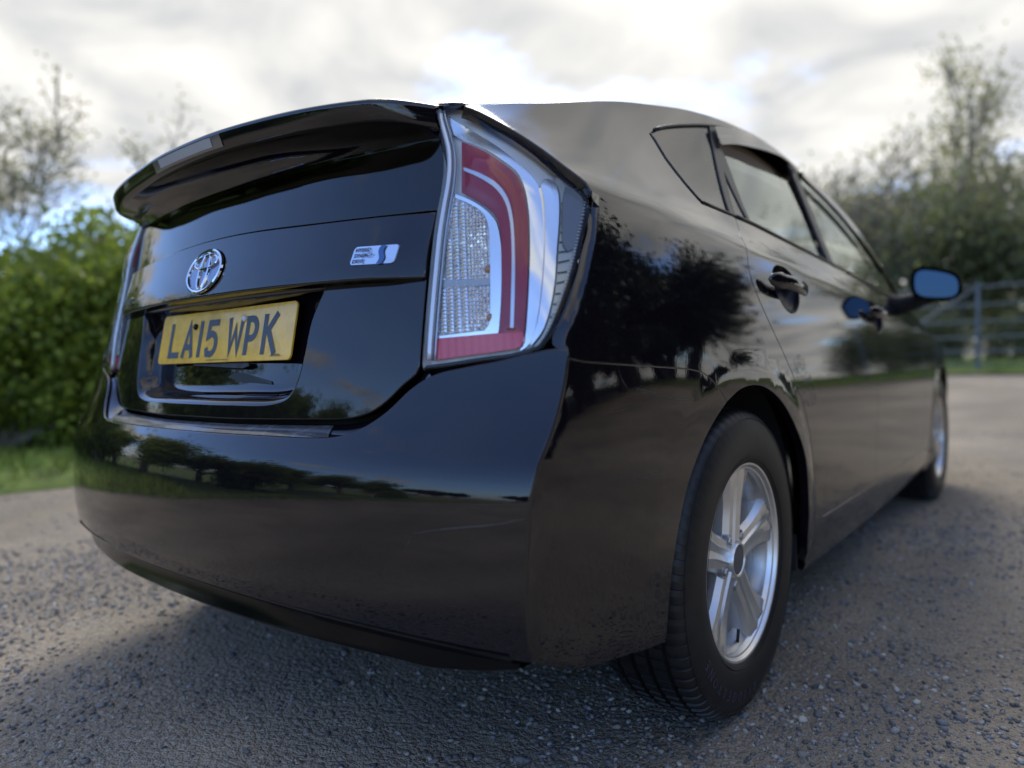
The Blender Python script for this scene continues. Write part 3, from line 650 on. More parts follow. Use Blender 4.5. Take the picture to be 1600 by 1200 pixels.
gt=K['glass_top']; B0,B1,B2,B3_=K['bp']; B2=(1.12,1.385); B3_=(1.045,1.392)
rg_out=loop(gt,[gt[-1],(.93,1.036)],[(.93,1.036),(.55,1.05),(.287,1.067)],[(.287,1.067),(.345,1.27),gt[0]],step=.012)
rg=trimmed(S_side(-.010),rg_out,OUT_X,grid=.025,fold=.004,gap=0)
for d_,tt in zip(RD,(rg,mirror(rg))): panel('window',tt,GLASS,d_)
bpl=loop([(.926,1.034),(.985,1.029)],[(.985,1.029),(1.05,1.2),B2],[B2,B3_],[B3_,(.985,1.2),(.926,1.034)],step=.012)
pair('door_pillar',trimmed(S_side(.001),bpl,OUT_X,grid=.02,fold=.01,gap=.001),BLACK)
fgt=[(1.10,1.372),(1.3,1.345),(1.49,1.31),(1.75,1.225),(1.95,1.12),(2.12,.995)]
fg_out=loop([(.985,1.029),(1.05,1.2),fgt[0]],fgt,[fgt[-1],(2.1,.958)],[(2.1,.958),(1.6,.986),(1.2,1.014),(.985,1.029)],step=.014)
fg=trimmed(S_side(-.008),fg_out,OUT_X,grid=.03,fold=.004,gap=0)
for d_,tt in zip(FD,(fg,mirror(fg))): panel('window',tt,GLASS,d_)
# belt mouldings
side_tube([(.0255,1.071),(.17,1.0675),(.1967,1.0672)],0,.004,'belt_moulding',BLACK,CAR)
side_tube([(.2,1.0665),(.287,1.0645),(.55,1.048),(.93,1.028),(1.108,1.020)],.0,.005,'belt_moulding',BLACK,RD)
side_tube([(1.12,1.017),(1.2,1.011),(1.6,.983),(1.9,.961),(2.1,.953)],.0,.005,'belt_moulding',BLACK,FD)
side_tube([(.01,1.2445),(.045,1.2590),(.122,1.2840),(.359,1.3460),(.596,1.389),(.844,1.411),(1.127,1.396),(1.49,1.340),(1.8,1.244),(2.05,1.104)],.000,.004,'drip_moulding',BLACK,CAR)
# wind deflectors
dl=K['defl_low']
df_out=loop(dl,[dl[-1],(1.108,1.388)],[(1.108,1.388),(.844,1.405),(.596,1.383),(.40,1.349),(.352,1.336)],[(.352,1.336),dl[0]],step=.012)
df=trimmed(S_side(.014),df_out,OUT_X,grid=.02,fold=.003,gap=0)
for d_,tt in zip(RD,(df,mirror(df))): panel('wind_deflector',tt,DEFL,d_)
df_out=loop([(1.118,1.358),(1.3,1.325),(1.49,1.283),(1.75,1.195),(1.92,1.115)],[(1.92,1.115),(1.96,1.13)],[(1.96,1.13),(1.8,1.236),(1.49,1.332),(1.14,1.387)],[(1.14,1.387),(1.118,1.358)],step=.012)
df=trimmed(S_side(.014),df_out,OUT_X,grid=.02,fold=.003,gap=0)
for d_,tt in zip(FD,(df,mirror(df))): panel('wind_deflector',tt,DEFL,d_)
# beige inner door frames and headliner, seats: what the half open windows show
it=loop([(.36,1.33),(.6,1.378),(.844,1.40),(1.05,1.39)],[(1.05,1.39),(1.03,1.30)],[(1.03,1.30),(.7,1.29),(.36,1.255)],[(.36,1.255),(.36,1.33)],step=.02)
itt=trimmed(S_side(-.055),it,OUT_X,grid=.04,fold=.0,gap=0)
for d_,tt in zip(RD,(itt,mirror(itt))): panel('inner_frame',tt,BEIGE,d_)
# handles
def handle(cy,cz,par,hole):
    for sx,pp in ((1,par[0]),(-1,par[1])):
        rings=[]; c0=np.array([cy,cz])
        for f,dp in ((1.02,0),(.96,.004),(.86,.016),(.66,.026),(.4,.031),(.12,.033)):
            q=c0+(hole-c0)*f; rings.append(np.stack([side(q[:,0],q[:,1])-dp-.001,q[:,0],q[:,1]],1))
        V=np.concatenate(rings);k_=len(hole);F=[(r*k_+i,r*k_+(i+1)%k_,(r+1)*k_+(i+1)%k_,(r+1)*k_+i) for r in range(5) for i in range(k_)]+[tuple(range(5*k_,6*k_))]
        V[:,0]*=sx
        o=mesh_obj('handle_cup',V,F,CUPM,pp); bm=bmesh.new(); bm.from_mesh(o.data); bmesh.ops.recalc_face_normals(bm,faces=bm.faces)
        if sum(f.normal.x*f.calc_area() for f in bm.faces)*sx<0: bmesh.ops.reverse_faces(bm,faces=bm.faces)
        bm.to_mesh(o.data); bm.free()
        V=[];F=[];n=14;m_=22
        for i in range(m_+1):
            t_=i/m_; y=cy-.150+.262*t_; zz=cz+.012-.012*t_; e=(1-abs(2*t_-1)**5)**.5 if 0<t_<1 else .02
            xb=float(side(y,zz))+.010+.020*math.sin(math.pi*min(1,max(0,t_*1.05)))**.7
            for k_ in range(n):
                a=2*math.pi*k_/n; V.append((sx*(xb+.0095*math.cos(a)*e),y,zz+(.0175 if t_>.22 else .021)*math.sin(a)*e))
        for i in range(m_):
            for k_ in range(n): F.append((i*n+k_,i*n+(k_+1)%n,(i+1)*n+(k_+1)%n,(i+1)*n+k_))
        F+=[tuple(range(n)),tuple(range(m_*n,(m_+1)*n))]
        auto_smooth(mesh_obj('door_handle',V,F,PAINT,pp),60)
handle(.297,.896,RD,H1); handle(1.225,.868,FD,H2)
# inner shell behind the seams
sh=loop([(-.55,.72),(-.40,.72),(-.37,.60)],arc(150,a_fr,R=.40)[2:],[(.36,.21),(2.28,.22)],[(2.28,.22),(2.2,.90)],[(2.2,.90),(1.1,.98),(.2,1.02),(-.40,.99)],[(-.40,.99),(-.5,.85),(-.55,.72)],step=.03)
pair('inner_shell',trimmed(S_side(-.045),sh,OUT_X,grid=.06,fold=0,gap=0),BLACK)
# ---- roof, rear window, windscreen, bonnet, front
def top_loft(name,ys,mat,crown,bow=0,inset_=0.0,par=CAR,drop=0.0):
    V=[];F=[];m_=25
    for y in ys:
        z=float(rail_r(y)); xr=float(side(y,z))-inset_; c=float(crown(y)); bw=bow(y) if callable(bow) else bow
        for i in range(m_):
            s_=-1+2*i/(m_-1); V.append((xr*s_,y+bw*(1-s_*s_),z+c*(1-abs(s_)**2.4)-drop))
    for j in range(len(ys)-1):
        for i in range(m_-1): F.append((j*m_+i,j*m_+i+1,(j+1)*m_+i+1,(j+1)*m_+i))
    return mesh_obj(name,V,F,mat,par)
crown=NS([(-.56,.004),(-.46,.02),(-.3,.045),(.3,.06),(1.2,.062),(1.8,.05),(2.22,.02)])
top_loft('rear_window',np.linspace(-.47,.34,22),GLASSK,crown,inset_=.004,par=TG)
top_loft('tailgate_top',np.linspace(-.5587,-.472,5),PAINT,crown,inset_=.002,par=TG)
ROOF=top_loft('roof',np.linspace(.342,1.50,26),PAINT,crown,inset_=.002)
WS=lambda y:.30*min(1,max(0,(y-1.5)/.35))
top_loft('windscreen',np.linspace(1.503,2.20,20),GLASS,crown,bow=WS,inset_=.02)
top_loft('headliner',np.linspace(.0,1.48,16),BEIGE,crown,inset_=.03,drop=.045)
mb=MB(); V=[];F=[];ys=np.linspace(2.2,3.42,20);m_=21
for y in ys:
    z=float(ZS(y))-.002; xr=float(side(y,z))-.004; t_=(y-2.2)/1.22
    for i in range(m_):
        s_=-1+2*i/(m_-1); V.append((xr*s_,y+(.28 if y<2.21 else .28-.1*t_)*(1-s_*s_),z+(.10-.02*t_)*(1-s_*s_)**.8-.05*t_**4*(1-s_*s_)))
for j in range(len(ys)-1):
    for i in range(m_-1): F.append((j*m_+i,j*m_+i+1,(j+1)*m_+i+1,(j+1)*m_+i))
mesh_obj('bonnet',V,F,PAINT,CAR)
V=[];F=[];zs=[.18,.22,.32,.45,.58,.66,.705];ins=[.10,.03,.0,.0,.02,.05,.09]
for z,d_ in zip(zs,ins):
    for i in range(25):
        s_=-1+2*i/24; V.append((s_*.735,3.36+.26*(1-abs(s_)**2.2)-d_,z))
for j in range(len(zs)-1):
    for i in range(24): F.append((j*25+i,j*25+i+1,(j+1)*25+i+1,(j+1)*25+i))
mesh_obj('front_bumper',V,F,PAINT,CAR)
# mirrors
def door_mirror(sx,par):
    V=[];F=[];n=20;m_=10
    for i in range(m_+1):           # housing: from the flat rear rim forward to a rounded nose
        t_=i/m_; r=(1-t_**2.6)**.5 if i<m_ else .03; y=1.69+.125*t_
        for k_ in range(n):
            a=2*math.pi*k_/n; c,s_=math.cos(a),math.sin(a); p=3.2
            rx=abs(c)**(2/p)*math.copysign(1,c); rz=abs(s_)**(2/p)*math.copysign(1,s_)
            V.append((sx*(.962+.083*rx*r+.004*t_),y+(.022*rx),1.003+(.063+.008*rx*-1)*rz*r-.012*rx*(1-t_)))
    for i in range(m_):
        for k_ in range(n): F.append((i*n+k_,i*n+(k_+1)%n,(i+1)*n+(k_+1)%n,(i+1)*n+k_))
    F+=[tuple(range(m_*n,(m_+1)*n))]
    h=auto_smooth(mesh_obj('mirror_housing',V,F,PAINT,par),45)
    V=[];
    for k_ in range(n):
        a=2*math.pi*k_/n; c,s_=math.cos(a),math.sin(a); p=3.2
        rx=abs(c)**(2/p)*math.copysign(1,c); rz=abs(s_)**(2/p)*math.copysign(1,s_)
        V.append((sx*(.962+.070*rx),1.694+(.020*rx),1.003+(.050-.006*rx)*rz-.012*rx))
    mesh_obj('mirror_glass',V,[tuple(range(n))],MIRROR,h,smooth=False)
    mb=MB(); mb.tube([(sx*.77,1.79,.945),(sx*.84,1.775,.94),(sx*.885,1.755,.95),(sx*.93,1.745,.97)],[.042,.038,.034,.036],10); mb.build('mirror_foot',LINER,h)
door_mirror(1,FD[0]); door_mirror(-1,FD[1])
# floor pan and wheel housings
mb=MB(); mb.box((0,1.45,.225),(1.30,3.3,.06)); mb.box((0,-.40,.30),(1.05,.5,.06)); mb.box((.0,.85,.21),(1.56,1.0,.05)); mb.build('floor_pan',LINER,CAR,smooth=False)
for cy in (AY,FAY):
    for sx in (1,-1):
        V=[];F=[];n=30
        for i in range(n+1):
            a=math.radians(176-180*i/n); 
            for x,R in ((.818,.402),(.78,.402),(.56,.402),(.56,.05)): V.append((sx*x,cy+R*math.cos(a),AZ+R*math.sin(a)))
        for i in range(n):
            for k_ in range(3): F.append((i*4+k_,i*4+k_+1,(i+1)*4+k_+1,(i+1)*4+k_))
        mesh_obj('wheel_arch_liner',V,F,LINER,CAR)
mb=MB(); mb.box((.79,.362,.250),(.09,.010,.09)); mb.build('mud_flap',LINER,CAR,smooth=False)
# seats
for x,y in ((.37,1.25),(-.37,1.25),(.36,.28),(-.36,.28)):
    V=[];F=[];n=12
    for j,(z,w_,d_,dy) in enumerate(((.45,.24,.07,.10),(.60,.25,.075,.05),(.85,.24,.065,-.03),(1.02,.19,.05,-.09),(1.05,.11,.03,-.10))):
        for k_ in range(n):
            a=2*math.pi*k_/n; V.append((x+w_*math.copysign(abs(math.cos(a))**.6,math.cos(a)),y+dy+d_*math.copysign(abs(math.sin(a))**.6,math.sin(a)),z))
    for j in range(4):
        for k_ in range(n): F.append((j*n+k_,j*n+(k_+1)%n,(j+1)*n+(k_+1)%n,(j+1)*n+k_))
    F.append(tuple(range(4*n,5*n)))
    s_=auto_smooth(mesh_obj('seat',V,F,SEAT,CAR),50)
    V=[];F=[]
    for j,(z,r) in enumerate(((1.06,.6),(1.09,1),(1.17,1),(1.20,.6))):
        for k_ in range(n):
            a=2*math.pi*k_/n; V.append((x+.115*r*math.copysign(abs(math.cos(a))**.6,math.cos(a)),y-.12+.045*r*math.sin(a),z))
    for j in range(3):
        for k_ in range(n): F.append((j*n+k_,j*n+(k_+1)%n,(j+1)*n+(k_+1)%n,(j+1)*n+k_))
    F.append(tuple(range(3*n,4*n)))
    auto_smooth(mesh_obj('headrest',V,F,SEAT,s_),50)
# ---- tail lamps
def lampiece(segs,off,hole=None,gap=0,fold=.006,grid=.012,roll=.0008,step=.006,bulge=0,half=.012):
    """a moulding that follows the lamp's surface; bulge rounds it up from its edges"""
    L=loop(*segs,step=step); base=S_lamp(off)
    if bulge:
        Lq=inset(L,gap) if gap else L
        def base(a,b_):
            a=np.asarray(a,float); b_=np.asarray(b_,float); Q=np.c_[a.ravel(),b_.ravel()]; d=dist_to(Lq,Q)*np.where(inside(Lq,Q),1,0)
            if hole is not None: d=np.minimum(d,dist_to(hole,Q))
            t_=np.clip(d/half,0,1); return lamp_xyz(a,b_,off+(bulge*(t_*t_*(3-2*t_))).reshape(a.shape))
    return trimmed(base,L,OUT_L,gap=gap,grid=grid,fold=fold,roll=roll,holes=[hole] if hole is not None else ())
L_all=[K['L_in'],K['L_bot'],K['L_out'],K['L_top']]
clear=[K['clear_top'],K['clear_low'],K['clear_in'],[K['clear_in'][-1],K['clear_top'][0]]]
frame=[K['frame_top'],K['frame_low'],K['frame_in'],[K['frame_in'][-1],K['frame_top'][0]]]
LP={}
LP['housing']=(lampiece(L_all,-.022,gap=.001,fold=.0),PALE)
LP['red_lens']=(lampiece([K['red_outer'],K['red_mid'],K['red_inner'],[K['red_inner'][-1],K['red_outer'][0]]],-.011,bulge=.003,half=.018,grid=.006),RED)
LP['red_reflector']=(lampiece([K['band_top'],K['band_r'],K['band_bot'],[K['band_bot'][-1],K['band_top'][0]]],-.009),REDB)
LP['light_guide']=(lampiece([K['guide_a'],[K['guide_a'][-1],K['guide_b'][0]],K['guide_b'],[K['guide_b'][-1],K['guide_a'][0]]],-.006,grid=.008),simple('light_guide',(.70,.68,.72),.18,metal=.6,coat=1))
LP['indicator']=(lampiece(clear,-.012),PRISM)
LP['indicator_frame']=(lampiece(frame,-.009,hole=loop(*clear,step=.006)),SILVER)
LP['reflector_band']=(lampiece([K['refl_out'],[K['refl_out'][-1],K['refl_in'][0]],K['refl_in'],[K['refl_in'][-1],K['refl_out'][0]]],-.014),SILVER)
LP['mirror_band']=(lampiece([K['glossy_a'],[K['glossy_a'][-1],K['glossy_b'][0]],K['glossy_b'],[K['glossy_b'][-1],K['glossy_a'][0]]],-.008),SILVER)
LP['side_panel']=(lampiece([K['side_a'],[K['side_a'][-1],K['side_b'][0]],K['side_b'],[K['side_b'][-1],K['side_a'][0]]],-.010),OLIVE)
LP['side_reflector']=(lampiece([K['oval']+[K['oval'][0]]],-.006),simple('grey_reflector',(.17,.18,.18),.22,coat=1,bump=(.3,.001),vscale=600))
LP['divider']=(lampiece([K['bar_a'],[K['bar_a'][-1],K['bar_b'][0]],K['bar_b'],[K['bar_b'][-1],K['bar_a'][0]]],-.010),simple('lamp_bar',(.5,.51,.52),.3,metal=.3))
clear_poly=loop(*clear,step=.006); ov=[];of=[]; rr3=np.random.default_rng(4)
lo_,hi_=clear_poly.min(0),clear_poly.max(0); zz_=lo_[1]; row=0
while zz_<hi_[1]:
    col=0; ss_=lo_[0]
    while ss_<hi_[0]:
        right=ss_>.5*(lo_[0]+hi_[0])+.004; cw=.0052 if right else .0110; chh=.0056
        if inside(inset(clear_poly,.003),np.array([[ss_+cw/2,zz_+chh/2]]))[0] and not abs(zz_-.842)<.0:
            ap=rr3.uniform(.0014,.0017); ds=rr3.uniform(-.05,.05)*cw; dz_=(.18+rr3.uniform(-.05,.05))*chh
            q=lamp_xyz(np.array([ss_,ss_+cw*.94,ss_+cw*.94,ss_,ss_+cw/2+ds]),np.array([zz_,zz_,zz_+chh*.92,zz_+chh*.92,zz_+chh/2+dz_]),-.0112); q[4]=lamp_xyz(np.array(ss_+cw/2+ds),np.array(zz_+chh/2+dz_),-.0112+ap)
            k_=len(ov); ov+=[tuple(p) for p in q]; of+=[(k_,k_+1,k_+4),(k_+1,k_+2,k_+4),(k_+2,k_+3,k_+4),(k_+3,k_,k_+4)]
        ss_+=cw
    zz_+=.0058; row+=1
lens=lampiece(L_all,.003,gap=-.0018,fold=.022,grid=.016,roll=.004)
sa=cat_rom(K['side_a'],.004); sb=cat_rom(K['side_b'],.004)
for sx in (1,-1):
    fx=(lambda t_:t_) if sx==1 else mirror
    E_=panel('tail_lamp',fx(lens),LENS,CAR)
    for nm,(t_,mt) in LP.items(): panel(nm,fx(t_),mt,E_)
    tag(mesh_obj('optics',np.array(ov)*[sx,1,1],of if sx==1 else [f[::-1] for f in of],FACET,E_,smooth=False),kind='stuff')
    # slats across the side panel
    mb=MB()
    for z in np.arange(.80,.985,.0165):
        i=np.argmin(abs(sa[:,1]-z)); j=np.argmin(abs(sb[:,1]-z-.004))
        p,q=lamp_xyz(np.array(sa[i,0]),np.array(sa[i,1]),-.008),lamp_xyz(np.array(sb[j,0]),np.array(sb[j,1]),-.008)
        q=p+(q-p)*(.72 if z<.90 else .22)
        mb.tube([(p[0]*sx,p[1],p[2]),(q[0]*sx,q[1],q[2])],.0011,5)
    mb.build('slats',simple('slat_grey',(.12,.125,.115),.4),E_)
    # knurled bright edge
    mb=MB(); c=cat_rom(K['L_out'],.0055)
    for s_,z in c[2:-1]:
        p=lamp_xyz(np.array(s_-.0065),np.array(z),-.004); q=lamp_xyz(np.array(s_-.0015),np.array(z+.001),-.006)
        mb.tube([(p[0]*sx,p[1],p[2]),(q[0]*sx,q[1],q[2])],.0012,5)
    c=cat_rom(K['L_in'],.006)
    mb.build('knurled_edge',SATIN,E_)
    for dz,dm in ((0,AMBER),(.075,AMBER)):
        p=lamp_xyz(np.array(.053),np.array(.803+dz),-.0105); mb=MB()
        mb.lathe([(-.001,.007),(.0012,.0055),(.002,.0)],14,c=(0,0,0)); o_=mb.build('bulb_tip',dm,E_); o_.location=(p[0]*sx,p[1],p[2]); o_.rotation_euler=(0,0,-math.pi/4 if sx==1 else -math.pi*.75)
    mb=MB(); lo_=loop(*L_all,step=.012); mb.tube([tuple(lamp_xyz(np.array(a),np.array(b_),-.016)*[sx,1,1]) for a,b_ in np.r_[lo_,lo_[:1]]],.003,6,cap=False); mb.build('lamp_seal',BLACK,E_)
    c=cat_rom(K['L_in'],.01); mb=MB(); mb.tube([tuple(lamp_xyz(np.array(a+.0075),np.array(b_),-.001)*[sx,1,1]) for a,b_ in c[1:-1]],.0055,8); mb.tube([tuple(lamp_xyz(np.array(a+.0155),np.array(b_),-.006)*[sx,1,1]) for a,b_ in c[1:-1]],.0022,6); mb.build('inner_bead_glint',BEAD_GLINT,E_)  # inner bead, widened and pale to imitate the lens's bright sky reflection
# black rear-facing gutter between lamp and tailgate
for sx in (1,-1):
    c=np.array([lamp_xyz(np.array(a-.004),np.array(b_),-.030) for a,b_ in cat_rom(K['L_in'],.012)])
    d_=c+[-.03,.012,0]; t_=strip(c*[sx,1,1],d_*[sx,1,1],(0,-1,0),2); panel('lamp_gutter',t_,BLACK,CAR)
# ---- text helper
def text_mesh(s_,size,ext=.0004,spacing=1.0,bold=0,xs=1.0):
    cu=bpy.data.curves.new('t','FONT'); cu.body=s_; cu.size=size; cu.extrude=ext; cu.space_character=spacing; cu.align_x='CENTER'; cu.align_y='CENTER'; cu.offset=bold; cu.resolution_u=3
    ob=bpy.data.objects.new('t',cu); COL.objects.link(ob); dg=bpy.context.evaluated_depsgraph_get(); dg.update()
    me=bpy.data.meshes.new_from_object(ob.evaluated_get(dg)); bpy.data.objects.remove(ob); 
    V=np.array([v.co[:] for v in me.vertices]).reshape(-1,3); F=[tuple(p.vertices) for p in me.polygons]; bpy.data.meshes.remove(me)
    V[:,0]*=xs; return V,F
def on_rear(V,F,name,mat,par,fn,x0,z0,off,rot=0,tilt=0):
    """lay flat shape (X right, Y up, Z out) onto the rear surface fn"""
    V=np.array(V); c,s_=math.cos(rot),math.sin(rot); X=V[:,0]*c-V[:,1]*s_+x0; Z=V[:,0]*s_+V[:,1]*c+z0
    Y=fn(X,Z)-off-V[:,2]
    return mesh_obj(name,np.stack([X,Y,Z],1),F,mat,par,smooth=False)
# ---- number plate, made as a flat acrylic sheet
PC=np.array([0,-.6666,.8030]); TA=.1966
px_=np.array([1.,0,0]); pu=np.array([0,math.sin(TA),math.cos(TA)]); pn=np.array([0,-math.cos(TA),math.sin(TA)])
def on_plate(V): V=np.array(V,float); return PC+V[:,:1]*px_+V[:,1:2]*pu+V[:,2:3]*pn
r_=.010; O=[]
for cx,cy,a0 in ((.26-r_,.0555-r_,0),(-.26+r_,.0555-r_,90),(-.26+r_,-.0555+r_,180),(.26-r_,-.0555+r_,270)):
    for i in range(6): a=math.radians(a0+18*i); O.append((cx+r_*math.cos(a),cy+r_*math.sin(a)))
n=len(O); V=[(x,y,-.004) for x,y in O]+[(x,y,-.0006) for x,y in O]+[(x*.997,y*.988,0) for x,y in O]
F=[(i,(i+1)%n,n+(i+1)%n,n+i) for i in range(n)]+[(n+i,n+(i+1)%n,2*n+(i+1)%n,2*n+i) for i in range(n)]+[tuple(range(2*n,3*n))]
NP=mesh_obj('number_plate',on_plate(V),F,PLATE,CAR,smooth=False)
mb=MB(); 
V=[];
for x,y in ((-.20,-.03),(.20,-.03),(.20,.03),(-.20,.03)): V.append((x,y,-.0045)); 
for x,y in ((-.20,-.03),(.20,-.03),(.20,.03),(-.20,.03)): V.append((x,y,-.03))
mesh_obj('plate_backing',on_plate(V),[(0,1,5,4),(1,2,6,5),(2,3,7,6),(3,0,4,7)],BLACK,NP,smooth=False)
SW=.0135
def stroke(P,w=SW,closed=False):
    """a mitred ribbon along a polyline"""
    P=np.array(P,float); n=len(P); d=np.diff(P,axis=0); d/=np.linalg.norm(d,axis=1)[:,None]; nn=np.c_[-d[:,1],d[:,0]]; L=[];R_=[]
    for i in range(n):
        if i==0: m_=nn[0];k_=1
        elif i==n-1: m_=nn[-1];k_=1
        else:
            m_=nn[i-1]+nn[i]; m_/=np.linalg.norm(m_); k_=1/max(.45,m_@nn[i])
        L.append(P[i]+m_*w/2*k_);R_.append(P[i]-m_*w/2*k_)
    return L,R_
h=.079/2-SW/2; g=.0175
def arcp(cx,cy,rx,ry,a0,a1,n=9): return [(cx+rx*math.cos(math.radians(a0+(a1-a0)*i/n)),cy+ry*math.sin(math.radians(a0+(a1-a0)*i/n))) for i in range(n+1)]
GL={'L':[[(-g,h+SW/2),(-g,-h),(g+SW/2,-h)]],
 'A':[[(-g-.003,-h-SW/2),(0,h-.001),(g+.003,-h-SW/2)],[(-g+.004,-.016),(g-.004,-.016)]],
 '1':[[(0,-h-SW/2),(0,h+SW/2)]],
 '5':[[(g+.003,h),(-g+.001,h),(-g-.001,.004),(-.003,.010)]+arcp(-.002,-.0125,g+.0005,.0215,80,-90)+[(-g+.001,-h),(-g-.003,-h+.013)]],
 'W':[[(-g-.006,h+SW/2),(-g+.003,-h+.003),(0,.016),(g-.003,-h+.003),(g+.006,h+SW/2)]],
 'P':[[(-g,-h-SW/2),(-g,h),(-.004,h)]+arcp(-.003,h-.0195,g,.0195,90,-90)+[(-g,h-.039)]],
 'K':[[(-g,-h-SW/2),(-g,h+SW/2)],[(g+.004,h+SW/2),(-g+.007,.002)],[(-.006,.008),(g+.006,-h-SW/2)]]}
xp=-.26+.068
for ch,wd in (('L',.061),('A',.061),('1',.036),('5',.061),(' ',.024),('W',.062),('P',.061),('K',.061)):
    if ch!=' ':
        mb=MB()
        for q,pl in enumerate(GL[ch]):
            L,R_=stroke(pl); n=len(L); zz=.0008+.0001*q
            V=[(p[0]+xp,p[1]-.004,zz) for p in L]+[(p[0]+xp,p[1]-.004,zz) for p in R_]; mb.add(on_plate(V),[(i,n+i,n+i+1,i+1) for i in range(n-1)])
        mb.build('character',PLATE_CH,NP,smooth=False)
    if ch=='1': xp+=.051
    elif ch=='A': xp+=.050
    elif ch=='5': xp+=.058
    elif ch==' ': xp+=.030
    else: xp+=.062
mb=MB(); x_=-.042
while x_<.042:      # a line of print too small to read
    w_=random.uniform(.0012,.004); mb.add(on_plate([(x_,-.0512,.0009),(x_+w_,-.0512,.0009),(x_+w_,-.0495,.0009),(x_,-.0495,.0009)]),[(0,1,2,3)]); x_+=w_+random.uniform(.0006,.0016)
mb.build('small_print',PRINT,NP,smooth=False)
mb=MB(); mb.add(on_plate([(.194,-.0478,.0009),(.230,-.0478,.0009),(.230,-.0466,.0009),(.194,-.0466,.0009)]),[(0,1,2,3)])
for i in range(6):
    q=[(.199+.005*i+.0019*math.cos(t_),-.0445+.0013*math.sin(t_),.0009) for t_ in np.linspace(0,6.283,9)[:-1]]; mb.add(on_plate(q),[tuple(range(8))])
mb.build('maker_mark',PRINT,NP,smooth=False)
for x,y,mt in ((-.105,.0235,GLOSSB),(.088,.031,WHITEP)):
    V=[];F=[];n=14
    for j,(r,z) in enumerate(((.0068,.0005),(.0068,.003),(.005,.0052),(.0015,.006))):
        for k_ in range(n): a=2*math.pi*k_/n; V.append((x+r*math.cos(a),y+r*math.sin(a),z))
    for j in range(3):
        for k_ in range(n): F.append((j*n+k_,j*n+(k_+1)%n,(j+1)*n+(k_+1)%n,(j+1)*n+k_))
    F.append(tuple(range(3*n,4*n))); auto_smooth(mesh_obj('screw_cap',on_plate(V),F,mt,NP),40)
# bent bracket under the plate
mb=MB(); V=[(-.10,-.057,-.004),(.115,-.057,-.004),(.122,-.064,-.003),(.10,-.069,-.002),(-.02,-.064,-.002),(-.10,-.060,-.003)]
V2=[(a,b_,c-.003) for a,b_,c in V]; n=len(V)
mb.add(on_plate(V+V2),[tuple(range(n)),tuple(range(2*n-1,n-1,-1))]+[(i,n+i,n+(i+1)%n,(i+1)%n) for i in range(n)]); mb.build('plate_bracket',IRON,NP,smooth=False)
mb=MB(); V=[(-.02,-.072,-.012),(.09,-.076,-.012),(.185,-.092,-.016),(.19,-.098,-.016),(.08,-.094,-.012)]; V2=[(a,b_,c-.006) for a,b_,c in V]; n=len(V)
mb.add(on_plate(V+V2),[tuple(range(n)),tuple(range(2*n-1,n-1,-1))]+[(i,n+i,n+(i+1)%n,(i+1)%n) for i in range(n)]); mb.build('grip_edge',BLACK,TG,smooth=False)
# ---- emblem: three nested ovals
EZ=.9325; 
def oval_ring(a,b_,w1,w2,cx=0,cy=0,n=48,th=.005,base=.002):
    V=[];F=[]
    for k_ in range(n):
        t_=2*math.pi*k_/n; c,s_=math.cos(t_),math.sin(t_); wx,wy=w1,w2
        V+=[(cx+a*c,cy+b_*s_,base),(cx+(a-.12*wx)*c,cy+(b_-.12*wy)*s_,base+th*.75),(cx+(a-wx*.5)*c,cy+(b_-wy*.5)*s_,base+th),(cx+(a-wx*.88)*c,cy+(b_-wy*.88)*s_,base+th*.75),(cx+(a-wx)*c,cy+(b_-wy)*s_,base)]
    for k_ in range(n):
        for i in range(4): F.append((k_*5+i,((k_+1)%n)*5+i,((k_+1)%n)*5+i+1,k_*5+i+1))
    return V,F
V=[(.064*math.cos(2*math.pi*k_/48),.0435*math.sin(2*math.pi*k_/48),.0025) for k_ in range(48)]
EMB=on_rear(V,[tuple(range(48))],'emblem',EMBB,TG,garn,0,EZ,.0005)
for a,b_,w1,w2,cx,cy in ((.068,.0465,.0095,.0075,0,0),(.0215,.0405,.0085,.006,0,0),(.0475,.0175,.0075,.0065,0,.0185)):
    V,F=oval_ring(a,b_,w1,w2,cx,cy); auto_smooth(on_rear(V,F,'emblem_ring',CHROME,EMB,garn,0,EZ,.0005),60)
# hybrid badge
def rr2(w_,h_,r,sk=0,n=5):
    O=[]
    for cx,cy,a0 in ((w_/2-r,h_/2-r,0),(-w_/2+r,h_/2-r,90),(-w_/2+r,-h_/2+r,180),(w_/2-r,-h_/2+r,270)):
        for i in range(n): a=math.radians(a0+90*i/(n-1)); x,y=cx+r*math.cos(a),cy+r*math.sin(a); O.append((x+sk*y,y))
    return O
BX,BZ=.470,.9165
O=rr2(.086,.032,.006,.10); n=len(O)
V=[(x,y,0) for x,y in O]+[(x*.99,y*.97,.0025) for x,y in O]; F=[(i,(i+1)%n,n+(i+1)%n,n+i) for i in range(n)]+[tuple(range(n,2*n))]
BD=on_rear(V,F,'hybrid_badge',BADGE,TG,garn,BX,BZ,.0004,rot=-.03)
wv=[(.0165+.0030*math.sin(i/10*2*math.pi)+.1*(-.0155+.031*i/10),-.0155+.031*i/10) for i in range(11)]
V=[(x-.0048,y,.003) for x,y in wv]+[(x+.0048,y,.003) for x,y in wv]; on_rear(V,[(i,11+i,12+i,i+1) for i in range(10)],'blue_wave',BADGEB,BD,garn,BX,BZ,.0004,rot=-.03)
for i,s_ in enumerate(('HYBRID','SYNERGY','DRIVE')):
    V,F=text_mesh(s_,.0090,.0002,bold=.0,xs=1.0); w_=V[:,0].max()-V[:,0].min(); V[:,0]+=-.038-V[:,0].min()
    V=V+[0,.0093-.0095*i,.0029]; V[:,0]+=.1*V[:,1]; on_rear(V,F,'lettering',BADGET,BD,garn,BX,BZ,.0004,rot=-.03)
